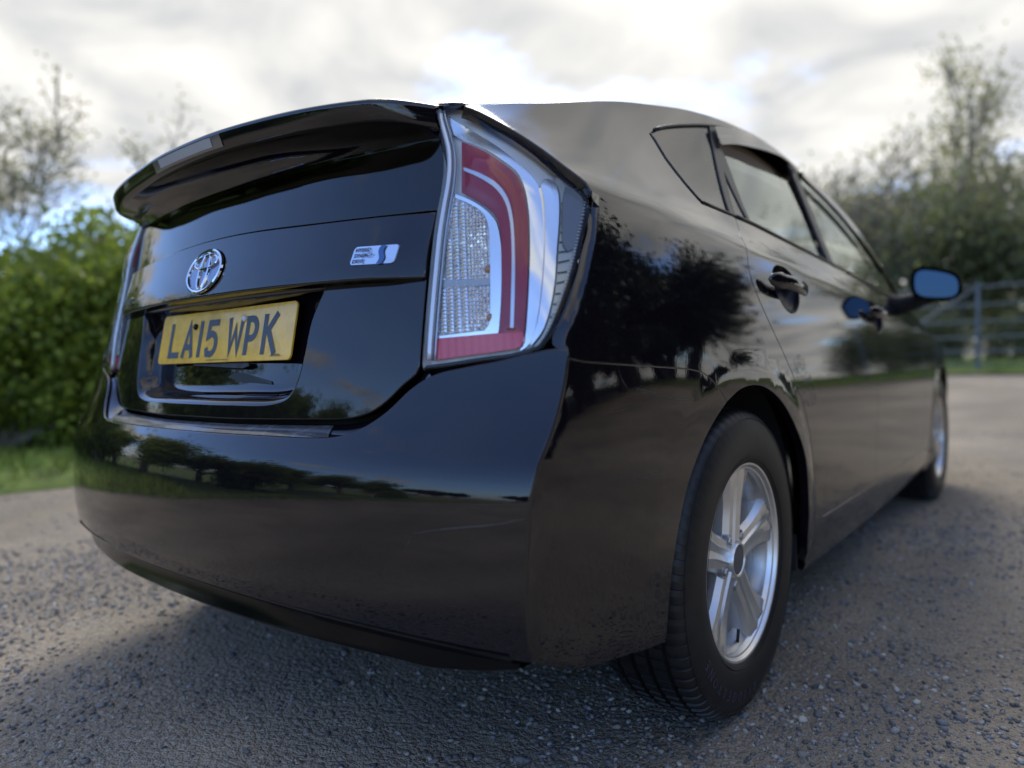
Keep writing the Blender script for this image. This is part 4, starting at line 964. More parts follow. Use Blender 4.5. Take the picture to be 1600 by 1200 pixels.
V,F=text_mesh('PRIUS',.036,.0018,spacing=1.12,bold=.0004,xs=1.1); on_rear(V,F,'model_lettering',CHROME,TG,garn,-.445,.897,.001)
# ---- scratches and scuffs, thin scars in the lacquer
def scar(P,w_,fn,par):
    c=cat_rom(P,.006); V=[];n=len(c)
    for i,q in enumerate(c):
        ww=w_*(.4+.6*math.sin(math.pi*i/max(1,n-1)))*(.6+.8*random.random()); V+=[(q[0],q[1]-ww/2),(q[0],q[1]+ww/2)]
    V=np.array(V); V3=fn(V[:,0],V[:,1]); mesh_obj('scratch',V3,[(2*i,2*i+1,2*i+3,2*i+2) for i in range(n-1)],SCRATCH,par,smooth=False)
SB=lambda a,b_:np.stack([a,bumper(a,b_)-.0005,b_],-1)
SS=S_side(.0006)
scar([(.62,.489),(.655,.497),(.70,.505),(.745,.512),(.79,.523)],.0011,SB,bump_o); scar([(.603,.462),(.612,.475),(.62,.489)],.0014,SB,bump_o)
scar([(-.485,.726),(-.475,.705),(-.46,.690)],.0012,SS,bump_o); scar([(-.44,.690),(-.38,.679),(-.33,.668),(-.26,.664)],.0010,SS,bump_o); scar([(-.44,.687),(-.37,.674),(-.34,.672)],.0008,SS,bump_o)
scar([(-.52,.655),(-.47,.66),(-.42,.67)],.0006,SS,bump_o); scar([(-.44,.548),(-.40,.549),(-.37,.552)],.0010,SS,bump_o)
scar([(.30,.655),(.335,.62),(.36,.57),(.385,.50)],.0016,S_side(.0008),RD[0])
panel('scuff_glint_patch',trimmed(S_side(.0012),loop(K['scuff']+[K['scuff'][0]],step=.008),OUT_X,grid=.02,fold=0,gap=0),SCUFF,RD[0])
# ---- wheels
def make_wheel():
    root=bpy.data.objects.new('wheel',None); root.empty_display_size=.1
    # tyre: profile (x, r, kind); shoulders carry sipes, the crown circumferential grooves
    prof=[(.082,.196),(.091,.203),(.0985,.222),(.1015,.248),(.099,.272),(.0935,.290),(.0885,.3005),(.083,.3075),(.074,.3125),(.064,.3150),
          (.0585,.3155),(.0575,.3075),(.0495,.3075),(.0485,.3160),(.0225,.3170),(.0215,.3085),(.0125,.3085),(.0115,.3172),
          (-.0115,.3172),(-.0125,.3085),(-.0215,.3085),(-.0225,.3170),(-.0485,.3160),(-.0495,.3075),(-.0575,.3075),(-.0585,.3155),(-.074,.3125),(-.083,.3075),(-.0885,.3005),(-.0985,.26),(-.0985,.222),(-.091,.203),(-.082,.196)]
    nb=74; sub=[0,.10,.14,.55,.59]; V=[];F=[];m_=len(prof)
    for k_ in range(nb):
        for si,sf in enumerate(sub):
            for i,(x,r) in enumerate(prof):
                ax=abs(x); lag=0
                if r>.299: lag=.25*(ax-.058)/.03 if ax>.058 else .0
                t_=2*math.pi*(k_+sf+lag*.6)/nb
                if si in (0,1) and .298<r and ax>.058 and ax<.092: r=r-.0042
                if si in (3,) and .313<r and ax<.05: r=r-.003
                V.append((x,r*math.cos(t_),r*math.sin(t_)))
    tot=nb*len(sub)
    for k_ in range(tot):
        k2=(k_+1)%tot
        for i in range(m_-1): F.append((k_*m_+i,k_*m_+i+1,k2*m_+i+1,k2*m_+i))
    ty=auto_smooth(mesh_obj('tyre',V,F,RUBBER,root),32)
    # raised bead lines and lettering
    mb=MB(); mb.lathe([(.0958,.2115),(.0972,.2125),(.0968,.2140)],120); mb.lathe([(.0925,.2945),(.0935,.2955),(.0915,.2970)],120); mb.build('rim_guard',RUBBER,ty)
    for word,a0,da in (('BRIDGESTONE',-118,-6.1),):
        mb=MB(); R0=.262
        for i,ch in enumerate(word):
            if ch==' ': continue
            v,f=text_mesh(ch,.026,.0004,bold=.0006); a=math.radians(a0+da*(i-(len(word)-1)/2)); up=1
            W_=[]
            for x,y,z in v:
                rr_=R0+up*y; th=a-x/R0
                W_.append((float(np.interp(rr_,[.222,.248,.272,.290],[.0985,.1015,.099,.0935]))+.0006+z,rr_*math.cos(th),rr_*math.sin(th)))
            mb.add(W_,f)
        mb.build('sidewall_lettering',LETTER,ty,smooth=False)
    # rim: barrel with flange
    mb=MB(); mb.lathe([(.082,.190),(.086,.2035),(.0885,.2050),(.0905,.2035),(.0895,.1985),(.083,.1935),(.074,.1900),(.060,.1835),(.03,.176),(-.04,.172),(-.085,.178),(-.088,.2)],96)
    rim=auto_smooth(mb.build('rim',ALLOY,root),38)
    # spokes: section lofted from hub to rim with a raised double ridge
    n5=5
    for s_ in range(n5):
        a0=math.radians(88+72*s_); V=[];F=[];sec=[-1,-.93,-.72,-.40,-.30,-.12,0,.12,.30,.40,.72,.93,1]; R_=np.linspace(.034,.191,18)
        for r in R_:
            t_=(r-.034)/.157; hw=.040+.000*t_+.034*max(0,(t_-.40)/.60)**1.7; 
            xt=.064+.012*t_-.003*math.sin(math.pi*t_)          # height of the spoke's face over the wheel plane
            for q in sec:
                aq=abs(q); ridge=.0065*math.exp(-((aq-.27)/.10)**2)*(1-.6*t_**3)+.002*(1-aq)-.002*math.exp(-(aq/.1)**2); edge=-.016*max(0,(aq-.72)/.28)**1.3-(.03 if aq==1 else 0)
                u_=q*hw; V.append((min(xt+ridge+edge,.088),r*math.cos(a0)-u_*math.sin(a0),r*math.sin(a0)+u_*math.cos(a0)))
        m_=len(sec)
        for j in range(len(R_)-1):
            for i in range(m_-1): F.append((j*m_+i,j*m_+i+1,(j+1)*m_+i+1,(j+1)*m_+i))
        auto_smooth(mesh_obj('spoke',V,F,ALLOY,rim),30)
    # webs that fill the outer gap between neighbouring spokes
    mb=MB()
    for s_ in range(n5):
        a0=math.radians(88+36+72*s_); V=[];F=[]; n=14
        for i in range(n+1):
            f_=-1+2*i/n; a=a0+f_*math.radians(27); inn=.176-.020*abs(f_)**2.2
            for r,x in ((.190,.072),(.184,.066),(inn+.004,.058),(inn,.040)): V.append((x,r*math.cos(a),r*math.sin(a)))
        for i in range(n):
            for k_ in range(3): F.append((i*4+k_,i*4+k_+1,(i+1)*4+k_+1,(i+1)*4+k_))
        mb.add(V,F)
    auto_smooth(mb.build('web',ALLOYD,rim),40)
    mb=MB(); mb.lathe([(.02,.070),(.054,.068),(.061,.062),(.0635,.050),(.0635,.036)],60); auto_smooth(mb.build('hub',ALLOY,rim),35)
    mb=MB(); mb.lathe([(.055,.0375),(.0735,.0365),(.0765,.0345),(.0755,.0315),(.073,.030)],48); auto_smooth(mb.build('cap_ring',ALLOY,rim),35)
    mb=MB(); mb.lathe([(.0735,.0315),(.0745,.018),(.0748,.0)],40); mb.build('centre_cap',CAPG,rim)
    for s_ in range(n5):
        a=math.radians(88+36+72*s_); mb=MB()
        mb.lathe([(.055,.0145),(.0665,.0140),(.0668,.0120),(.058,.0115)],20,c=(0,.0535*math.cos(a),.0535*math.sin(a))); mb.lathe([(.055,.0092),(.0680,.0092),(.0705,.007),(.071,0)],6,c=(0,.0535*math.cos(a),.0535*math.sin(a)))
        auto_smooth(mb.build('wheel_nut',ALLOYD,rim),30)
    mb=MB(); mb.lathe([(.012,.135),(.016,.133),(.016,.07),(.03,.066),(.03,0)],56); mb.lathe([(-.02,.165),(-.015,.0)],56); auto_smooth(mb.build('brake_disc',IRON,root),35)
    mb=MB()
    for i in range(7):
        a=math.radians(150+i*8); mb.box((.018,.118*math.cos(a),.118*math.sin(a)),(.05,.05,.03),M=Matrix.Rotation(a,3,'X'))
    mb.build('brake_caliper',IRON,root,smooth=False)
    mb=MB(); mb.tube([(.062,.186*math.cos(math.radians(-84)),.186*math.sin(math.radians(-84))),(.066,.155*math.cos(math.radians(-84)),.155*math.sin(math.radians(-84)))],.0035,8); mb.build('valve',RUBBER,rim)
    return root
WH=make_wheel(); link(WH,CAR); WH.location=(.752,0,.3155)
for x,y,rz,rx in ((.752,2.70,0,31),(-.752,0,math.pi,0),(-.752,2.70,math.pi,20)):
    o=copy_tree(WH,CAR); o.location=(x,y,.3155); o.rotation_euler=(math.radians(rx),0,rz)
# ------------------------------------------------------------------ ground
def gh(x,y):
    """height of the ground: level round the car, rising gently ahead of it"""
    t_=np.clip((np.asarray(y,float)-4)/11,0,1); r=.50*(t_*t_*(3-2*t_))
    return r+0*np.asarray(x,float)
def graded(a,b,c,fine,n1,n2):
    l=c-np.geomspace(fine,c-a,n1)[::-1]; r=c+np.geomspace(fine,b-c,n2); return np.r_[l,c,r]
def ground_mat(name,cols,scale,dirt,bump_s):
    m_,t,b,o=new_mat(name); tx=N(t,'ShaderNodeTexCoord')
    v1=N(t,'ShaderNodeTexVoronoi'); v1.inputs['Scale'].default_value=scale; t.links.new(tx.outputs['Object'],v1.inputs['Vector'])
    v2=N(t,'ShaderNodeTexVoronoi'); v2.inputs['Scale'].default_value=scale*2.7; t.links.new(tx.outputs['Object'],v2.inputs['Vector'])
    ng=N(t,'ShaderNodeTexNoise'); ng.inputs['Scale'].default_value=1.3; ng.inputs['Detail'].default_value=8; ng.inputs['Roughness'].default_value=.65; t.links.new(tx.outputs['Object'],ng.inputs['Vector'])
    nf=N(t,'ShaderNodeTexNoise'); nf.inputs['Scale'].default_value=240; nf.inputs['Detail'].default_value=4; t.links.new(tx.outputs['Object'],nf.inputs['Vector'])
    sp=N(t,'ShaderNodeSeparateColor'); t.links.new(v1.outputs['Color'],sp.inputs[0])
    rp=N(t,'ShaderNodeValToRGB'); t.links.new(sp.outputs[0],rp.inputs[0]); e=rp.color_ramp.elements
    e[0].position=0; e[0].color=(*cols[0],1); e[1].position=1; e[1].color=(*cols[-1],1)
    for i,c in enumerate(cols[1:-1]): q=e.new((i+1)/(len(cols)-1)); q.color=(*c,1)
    # mortar of grit and soil between the chippings
    gap=N(t,'ShaderNodeMapRange'); t.links.new(v1.outputs['Distance'],gap.inputs[0]); gap.inputs[1].default_value=.30; gap.inputs[2].default_value=.62
    gm=N(t,'ShaderNodeMix',data_type='RGBA'); t.links.new(gap.outputs[0],gm.inputs[0]); t.links.new(rp.outputs[0],gm.inputs[6]); gm.inputs[7].default_value=(*dirt,1)
    dn=N(t,'ShaderNodeMapRange'); t.links.new(ng.outputs['Fac'],dn.inputs[0]); dn.inputs[1].default_value=.44; dn.inputs[2].default_value=.60; dn.inputs[4].default_value=.9
    dm=N(t,'ShaderNodeMix',data_type='RGBA'); t.links.new(dn.outputs[0],dm.inputs[0]); t.links.new(gm.outputs[2],dm.inputs[6]); dm.inputs[7].default_value=(*[c*1.25 for c in dirt],1)
    nl=N(t,'ShaderNodeTexNoise'); nl.inputs['Scale'].default_value=.55; nl.inputs['Detail'].default_value=5; t.links.new(tx.outputs['Object'],nl.inputs['Vector'])
    lr=N(t,'ShaderNodeMapRange'); t.links.new(nl.outputs['Fac'],lr.inputs[0]); lr.inputs[1].default_value=.35; lr.inputs[2].default_value=.65; lr.inputs[3].default_value=.68; lr.inputs[4].default_value=1.12
    lm=N(t,'ShaderNodeVectorMath',operation='SCALE'); t.links.new(dm.outputs[2],lm.inputs[0]); t.links.new(lr.outputs[0],lm.inputs['Scale'])
    fm=N(t,'ShaderNodeMix',data_type='RGBA',blend_type='OVERLAY'); fm.inputs[0].default_value=.6; t.links.new(lm.outputs[0],fm.inputs[6]); t.links.new(nf.outputs['Fac'],fm.inputs[7])
    t.links.new(fm.outputs[2],b.inputs['Base Color']); b.inputs['Roughness'].default_value=.85; b.inputs['Specular IOR Level'].default_value=.3
    h1=math_(t,'MULTIPLY',v1.outputs['Distance'],-1.0); h2=math_(t,'MULTIPLY',v2.outputs['Distance'],-.45); hs=math_(t,'ADD',math_(t,'ADD',h1,h2),math_(t,'MULTIPLY',nf.outputs['Fac'],.5))
    bb=N(t,'ShaderNodeBump'); bb.inputs['Strength'].default_value=bump_s; bb.inputs['Distance'].default_value=.008; t.links.new(hs,bb.inputs['Height']); t.links.new(bb.outputs[0],b.inputs['Normal'])
    return m_
COLS=[(.10,.10,.092),(.235,.217,.182),(.385,.335,.26),(.30,.283,.243),(.45,.41,.335),(.195,.19,.172)]
TARMAC=ground_mat('worn_tarmac',COLS,80,(.305,.255,.188),1.0)
GX=graded(-250,250,.3,.06,26,26); GY=graded(-250,400,0,.06,26,28)
XX,YY=np.meshgrid(GX,GY); nx,ny=len(GX),len(GY); V=np.stack([XX,YY,gh(XX,YY)],-1).reshape(-1,3)
F=[(j*nx+i,j*nx+i+1,(j+1)*nx+i+1,(j+1)*nx+i) for j in range(ny-1) for i in range(nx-1)]
GRD=mesh_obj('ground',V,F,TARMAC); tag(GRD,kind='structure')
# chippings standing proud of the tarmac, thickest where the lens is close
def rock_variants(n=14):
    out=[]; rng=np.random.default_rng(3)
    for _ in range(n):
        bm=bmesh.new(); bmesh.ops.create_icosphere(bm,subdivisions=1,radius=1)
        sc=rng.uniform(.6,1.15,3)*[1,1,.62]
        P=np.array([v.co[:] for v in bm.verts]); 
        for __ in range(5):   # knock off flat facets
            d=rng.normal(size=3); d/=np.linalg.norm(d); k_=rng.uniform(.55,.85); q=P@d; P=P-np.outer(np.maximum(q-k_,0),d)
        P=P*sc; out.append((P,np.array([[v.index for v in f.verts] for f in bm.faces]))); bm.free()
    return out
RV=rock_variants()
def scatter(name,pts,sizes,mat,sink=.25,parent=None):
    Vs=[];Fs=[];o_=0; rng=np.random.default_rng(11)
    a=rng.uniform(0,6.283,len(pts)); tl=rng.normal(0,.25,len(pts)); vi=rng.integers(0,len(RV),len(pts))
    for k_ in range(len(RV)):
        sel=np.where(vi==k_)[0]; P,Fc=RV[k_]; ca,sa_=np.cos(a[sel])[:,None],np.sin(a[sel])[:,None]; s_=sizes[sel][:,None]
        x=(P[:,0]*ca-P[:,1]*sa_); y=(P[:,0]*sa_+P[:,1]*ca); z=P[:,2]+x*tl[sel][:,None]
        W_=np.stack([pts[sel,0][:,None]+x*s_,pts[sel,1][:,None]+y*s_,pts[sel,2][:,None]+(z+.62*(.5-sink))*s_],-1).reshape(-1,3)
        Fq=(Fc[None]+(np.arange(len(sel))*len(P))[:,None,None]).reshape(-1,3)+o_; Vs.append(W_);Fs.append(Fq);o_+=len(W_)
    Vv=np.concatenate(Vs);Ff=np.concatenate(Fs); me=bpy.data.meshes.new(name)
    me.vertices.add(len(Vv)); me.vertices.foreach_set('co',Vv.ravel()); me.loops.add(Ff.size); me.loops.foreach_set('vertex_index',Ff.ravel().astype(np.int32))
    me.polygons.add(len(Ff)); me.polygons.foreach_set('loop_start',(np.arange(len(Ff))*3).astype(np.int32)); me.polygons.foreach_set('loop_total',np.full(len(Ff),3,np.int32))
    me.update(calc_edges=True); me.materials.append(mat); return link(bpy.data.objects.new(name,me),parent)
STONE,t,b,o=new_mat('chipping')
ge=N(t,'ShaderNodeNewGeometry'); rp=N(t,'ShaderNodeValToRGB'); t.links.new(ge.outputs['Random Per Island'],rp.inputs[0]); e=rp.color_ramp.elements; rp.color_ramp.interpolation='LINEAR'
e[0].position=0; e[0].color=(.06,.063,.067,1); e[1].position=1; e[1].color=(.47,.435,.36,1)
for p_,c in ((.2,(.12,.12,.12)),(.4,(.21,.19,.165)),(.55,(.14,.15,.165)),(.72,(.29,.25,.20)),(.88,(.30,.30,.30))): q=e.new(p_); q.color=(*c,1)
tx=N(t,'ShaderNodeTexCoord'); nf=N(t,'ShaderNodeTexNoise'); nf.inputs['Scale'].default_value=350; nf.inputs['Detail'].default_value=4; t.links.new(tx.outputs['Object'],nf.inputs['Vector'])
fm=N(t,'ShaderNodeMix',data_type='RGBA',blend_type='OVERLAY'); fm.inputs[0].default_value=.7; t.links.new(rp.outputs[0],fm.inputs[6]); t.links.new(nf.outputs['Fac'],fm.inputs[7]); t.links.new(fm.outputs[2],b.inputs['Base Color']); b.inputs['Roughness'].default_value=.75
bb=N(t,'ShaderNodeBump'); bb.inputs['Strength'].default_value=.5; bb.inputs['Distance'].default_value=.002; t.links.new(nf.outputs['Fac'],bb.inputs['Height']); t.links.new(bb.outputs[0],b.inputs['Normal'])
rng=np.random.default_rng(5)
def field(n,x0,x1,y0,y1,smin_,smax_,keep=None,pw=3.0):
    P=np.c_[rng.uniform(x0,x1,n),rng.uniform(y0,y1,n)]
    P=P[P[:,0]>-3.66]
    x_,y_=P[:,0],P[:,1]; nn=np.sin(2.3*x_+1.7*np.sin(1.9*y_))+np.sin(3.1*y_+1.3*np.sin(2.7*x_)+.7)+.7*np.sin(7.1*x_-5.3*y_)+.5*np.sin(11*y_+9*x_)
    P=P[rng.uniform(0,1,len(P))<np.clip(.55+.28*nn,.12,1)]
    q=(P-np.array(CAM_POS[:2])); d=np.linalg.norm(q,axis=1)
    fwd=q@np.array([_f.x,_f.y]); rt=q@np.array([_r.x,_r.y]); k_=(fwd>.5)&(abs(rt)<fwd*.85+.3)
    if keep is not None: k_&=keep(d)
    P=P[k_]; z=gh(P[:,0],P[:,1]); s_=smin_+(smax_-smin_)*rng.power(1/pw,len(P)); return np.c_[P,z],s_
a1,s1=field(95000,-1.8,2.6,-1.6,2.0,.0025,.0085,pw=2.2)
a2,s2=field(26000,-3.6,4.5,-1.6,6.5,.005,.013,keep=lambda d:d>2.0,pw=3)
a3,s3=field(11000,-2.0,2.6,-1.6,2.5,.007,.014,pw=3)
gv=scatter('loose_gravel',np.r_[a1,a2,a3],np.r_[s1,s2,s3],STONE); tag(gv,'loose grey and brown chippings strewn over the worn tarmac','gravel',kind='stuff')
# the biggest loose stones in view, one by one
spots=[]
while len(spots)<70:
    x,y=rng.uniform(-1.2,2.0),rng.uniform(-1.1,1.6); q=np.array([x,y])-np.array(CAM_POS[:2]); fw=q@np.array([_f.x,_f.y]); rt=q@np.array([_r.x,_r.y])
    if fw>.9 and abs(rt)<fw*.72 and all((x-a)**2+(y-b_)**2>.0016 for a,b_ in spots) and not (.62<x<.88 and -.25<y<.25): spots.append((x,y))
proto=[]
for k_ in range(8):
    P,Fc=RV[k_]; o_=mesh_obj('stone',P,Fc,STONE,smooth=False); me=o_.data; bpy.data.objects.remove(o_); proto.append(me)
for i,(x,y) in enumerate(spots):
    o_=bpy.data.objects.new('stone',proto[i%8]); link(o_,GRD); s_=rng.uniform(.007,.0135); o_.location=(x,y,s_*.28); o_.scale=(s_,s_,s_*.85); o_.rotation_euler=(rng.normal(0,.2),rng.normal(0,.2),rng.uniform(0,6.28))
# grass verge on the left with its kerb-less edge
GRASS=simple('verge_soil',(.13,.17,.035),.95,var=.5,vscale=6,bump=(.6,.03))
ys=np.linspace(-30,60,120); ex=-3.72+.10*np.sin(ys*1.7)+.06*np.sin(ys*4.1+1); V=[];F=[]
cols=[0,.05,.25,.8,2.0,6,40]
for y,e_ in zip(ys,ex):
    for i,c in enumerate(cols): x=e_-c; V.append((x,y,float(gh(x,y))+(.004 if i==0 else .05 if i<2 else .07+.04*math.sin(y*.9+i))))
m_=len(cols); F=[(j*m_+i,j*m_+i+1,(j+1)*m_+i+1,(j+1)*m_+i) for j in range(len(ys)-1) for i in range(m_-1)]
VG=mesh_obj('grass_verge',V,F,GRASS); tag(VG,kind='structure')
BLADE=[simple('grass_blade',(.30,.38,.07),.6,var=.35,vscale=3)]
def blades(name,n,xr,yr,h0,h1,mat,seed,zf):
    r=np.random.default_rng(seed); x=r.uniform(*xr,n); y=r.uniform(*yr,n); h=r.uniform(h0,h1,n); a=r.uniform(0,6.28,n); w_=r.uniform(.004,.009,n); bx=r.normal(0,.4,n)*h; by=r.normal(0,.4,n)*h; z=zf(x,y)
    dx,dy=np.cos(a)*w_,np.sin(a)*w_
    V=np.stack([np.c_[x-dx,y-dy,z],np.c_[x+dx,y+dy,z],np.c_[x+bx*.4+dx*.7,y+by*.4+dy*.7,z+h*.6],np.c_[x+bx*.4-dx*.7,y+by*.4-dy*.7,z+h*.6],np.c_[x+bx,y+by,z+h]],1).reshape(-1,3)
    k_=np.arange(n)*5; T=np.concatenate([np.c_[k_,k_+1,k_+2],np.c_[k_,k_+2,k_+3],np.c_[k_+3,k_+2,k_+4]])
    return mesh_obj(name,V,T,mat)
gb=blades('verge_grass',26000,(-6.6,-3.74),(-3,9),.04,.15,BLADE[0],2,lambda x,y:gh(x,y)+.045); tag(gb,'short green grass growing along the left verge','grass',kind='stuff')
# ------------------------------------------------------------------ trees and shrubs
def leaf_mat(name,a,b_,tr=.35):
    m_,t,bs,o=new_mat(name); ge=N(t,'ShaderNodeNewGeometry'); rp=N(t,'ShaderNodeValToRGB'); t.links.new(ge.outputs['Random Per Island'],rp.inputs[0])
    rp.color_ramp.elements[0].color=(*a,1); rp.color_ramp.elements[1].color=(*b_,1); t.links.new(rp.outputs[0],bs.inputs['Base Color']); bs.inputs['Roughness'].default_value=.55
    tl=N(t,'ShaderNodeBsdfTranslucent'); t.links.new(rp.outputs[0],tl.inputs[0]); mx_=N(t,'ShaderNodeMixShader'); mx_.inputs[0].default_value=tr
    t.links.new(bs.outputs[0],mx_.inputs[1]); t.links.new(tl.outputs[0],mx_.inputs[2]); t.links.new(mx_.outputs[0],o.inputs[0]); return m_
LEAF_HEDGE=leaf_mat('hawthorn_leaf',(.105,.165,.02),(.34,.42,.06),.5)
LEAF_TREE=leaf_mat('tree_leaf',(.12,.14,.06),(.25,.27,.12),.5)
LEAF_BUD=leaf_mat('budding_leaf',(.24,.235,.11),(.42,.41,.20),.5)
LEAF_DARK=leaf_mat('evergreen_leaf',(.018,.032,.012),(.045,.065,.022),.2)
BARK=simple('bark',(.085,.072,.058),.9,var=.4,vscale=12,bump=(.6,.02))
TWIG=simple('twig',(.26,.235,.20),.9,var=.3,vscale=9)
def grow(h,trunk_h,spread,levels,seed,up=.35,nb=(3,5),r0=.06):
    """branch skeleton: list of (points, radii) and the twig tips"""
    r=random.Random(seed); segs=[];tips=[]
    def br(p,d,L,rad,lv):
        P=[p];R_=[rad];n=4
        for i in range(n):
            d=(d+Vector((r.gauss(0,.16),r.gauss(0,.16),r.gauss(0,.10)+up*.12))).normalized(); p=p+d*(L/n); P.append(p); R_.append(rad*(1-.55*(i+1)/n))
        segs.append((P,R_))
        if lv>=levels: tips.append((P[-1],d,L)); tips.append((P[2],d,L)); return
        for _ in range(r.randint(*nb)):
            i=r.randint(1,n); a=r.uniform(0,6.283); o_=d.orthogonal().normalized(); o_=Matrix.Rotation(a,3,d)@o_
            nd=(d*.75+o_*spread*r.uniform(.6,1.2)+Vector((0,0,up*.3))).normalized(); br(P[i],nd,L*r.uniform(.55,.8),R_[i]*.62,lv+1)
        br(P[-1],d,L*.75,R_[-1]*.9,lv+1)
    br(Vector((0,0,-.05)),Vector((r.gauss(0,.05),r.gauss(0,.05),1)).normalized(),trunk_h,r0,0)
    zmax=max(t_[0].z for t_ in tips); k_=h/zmax
    segs=[([p*k_ for p in P],[q*k_ for q in R_]) for P,R_ in segs]; tips=[(p*k_,d,L*k_) for p,d,L in tips]
    return segs,tips
def leaves(C,sig,n,size,seed,flat=1):
    r=np.random.default_rng(seed); i=r.integers(0,len(C),n); p=C[i]+r.normal(0,1,(n,3))*sig; s_=size*r.uniform(.6,1.35,n)
    a=r.normal(size=(n,3)); a/=np.linalg.norm(a,axis=1)[:,None]; b_=np.cross(a,r.normal(size=(n,3))); b_/=np.linalg.norm(b_,axis=1)[:,None]
    a=a*s_[:,None]; b_=b_*s_[:,None]*.42; c=np.cross(a,b_)/np.maximum(s_[:,None],1e-6)*.5
    V=np.stack([p-a*.5,p+b_-c*.3,p+a*.6,p-b_-c*.3],1).reshape(-1,3); k_=np.arange(n)*4
    return V,np.concatenate([np.c_[k_,k_+1,k_+2],np.c_[k_,k_+2,k_+3]])
def fast_mesh(name,V,T,mat):
    me=bpy.data.meshes.new(name); me.vertices.add(len(V)); me.vertices.foreach_set('co',np.ascontiguousarray(V,np.float32).ravel()); me.loops.add(T.size); me.loops.foreach_set('vertex_index',T.ravel().astype(np.int32))
    me.polygons.add(len(T)); me.polygons.foreach_set('loop_start',(np.arange(len(T))*3).astype(np.int32)); me.polygons.foreach_set('loop_total',np.full(len(T),3,np.int32)); me.update(calc_edges=True); me.materials.append(mat); return me
def tree(name,label,cat,group,h,trunk_h,spread,levels,seed,nleaf,lsize,sig,lmat,bark=BARK,up=.35,nb=(3,4),r0=.06,minr=.004):
    root=bpy.data.objects.new(name,None); root.empty_display_size=.2; link(root); tag(root,label,cat,group)
    segs,tips=grow(h,trunk_h,spread,levels,seed,up,nb,r0); mb=MB()
    for P,R_ in segs: mb.tube(P,[max(q,minr) for q in R_],5 if R_[0]<.03 else 8,cap=False)
    mb.build('trunk',bark,root)
    C_=np.array([t_[0][:] for t_ in tips]); V,T=leaves(C_,np.array([sig,sig,sig*.8]),nleaf,lsize,seed); link(bpy.data.objects.new('crown',fast_mesh('crown',V,T,lmat)),root)
    return root
def place(o_,x,y,rz=0,s_=1.0,dz=0): o_.location=(x,y,float(gh(x,y))+dz); o_.rotation_euler=(0,0,rz); o_.scale=(s_,s_,s_); return o_
# hedge shrubs on the left verge
hs=[tree('hedge_shrub','x','shrub','bright green shrubs of the left hedge',2.3,.35,.75,3,sd,15000,.075,.17,LEAF_HEDGE,TWIG,up=.12,nb=(4,5),r0=.05) for sd in (21,22,23)]
lab=['bright green hedge shrub beside the car\'s tail, first behind the grass verge','leafy green hedge shrub at the left picture edge','rounded green hedge shrub just behind the spoiler\'s left end','green hedge shrub hidden partly by the car\'s left lamp','green hedge shrub farther along the verge behind the car','low green hedge shrub near the end of the verge','green hedge shrub behind the second shrub of the row','pale green hedge shrub out beyond the left picture edge','broad green hedge shrub nearest the back of the lot','green hedge shrub at the far bend of the verge','green hedge shrub filling the row behind the leftmost ones','dense green hedge shrub in the second row, left of the frame','dense green hedge shrub in the second row beside the car\'s tail','dense green hedge shrub in the second row behind the car','dense green hedge shrub in the second row, level with the front door']
hp=[(-5.7,1.75,.3,.84),(-5.6,.35,1.9,.86),(-6.1,3.1,3.1,.84),(-5.9,4.5,4.0,.85),(-6.2,6.0,.9,1.0),(-6.3,7.8,2.2,.95),(-7.0,2.2,5.0,1.05),(-5.7,-1.1,2.8,1.0),(-5.9,-2.8,5.2,1.05),(-6.6,9.8,1.2,1.0),(-6.5,-.4,.2,.85),(-6.5,-2.0,1.7,.86),(-6.6,1.05,2.9,.84),(-6.7,3.9,.8,.84),(-6.7,5.3,3.6,.86)]
for i,(x,y,r_,s_) in enumerate(hp):
    o_=hs[i] if i<3 else copy_tree(hs[i%3]); o_['label']=lab[i]; place(o_,x,y,r_,s_)
# bare trees standing over the hedge
bt_=[tree('bare_tree','x','tree','thin budding trees over the hedge',4.6,1.2,.75,5,sd,5000,.05,.12,LEAF_BUD,TWIG,up=.35,nb=(2,3),r0=.07,minr=.007) for sd in (31,35)]
bl=['thin budding tree with bare twigs over the hedge at the left picture edge','thin budding tree over the hedge just left of the spoiler','bare budding tree behind the hedge, beyond the car','thin twiggy tree between the other two over the left hedge','bare tree standing back behind the leftmost hedge shrub']
for i,(x,y,r_,s_) in enumerate(((-7.2,.75,.4,.84),(-7.6,2.3,1.2,.78),(-9.0,6.5,2.5,1.0),(-7.8,1.6,3.4,.80),(-8.6,.2,5.0,.95))):
    o_=bt_[i] if i<2 else copy_tree(bt_[0]); o_['label']=bl[i]; place(o_,x,y,r_,s_)
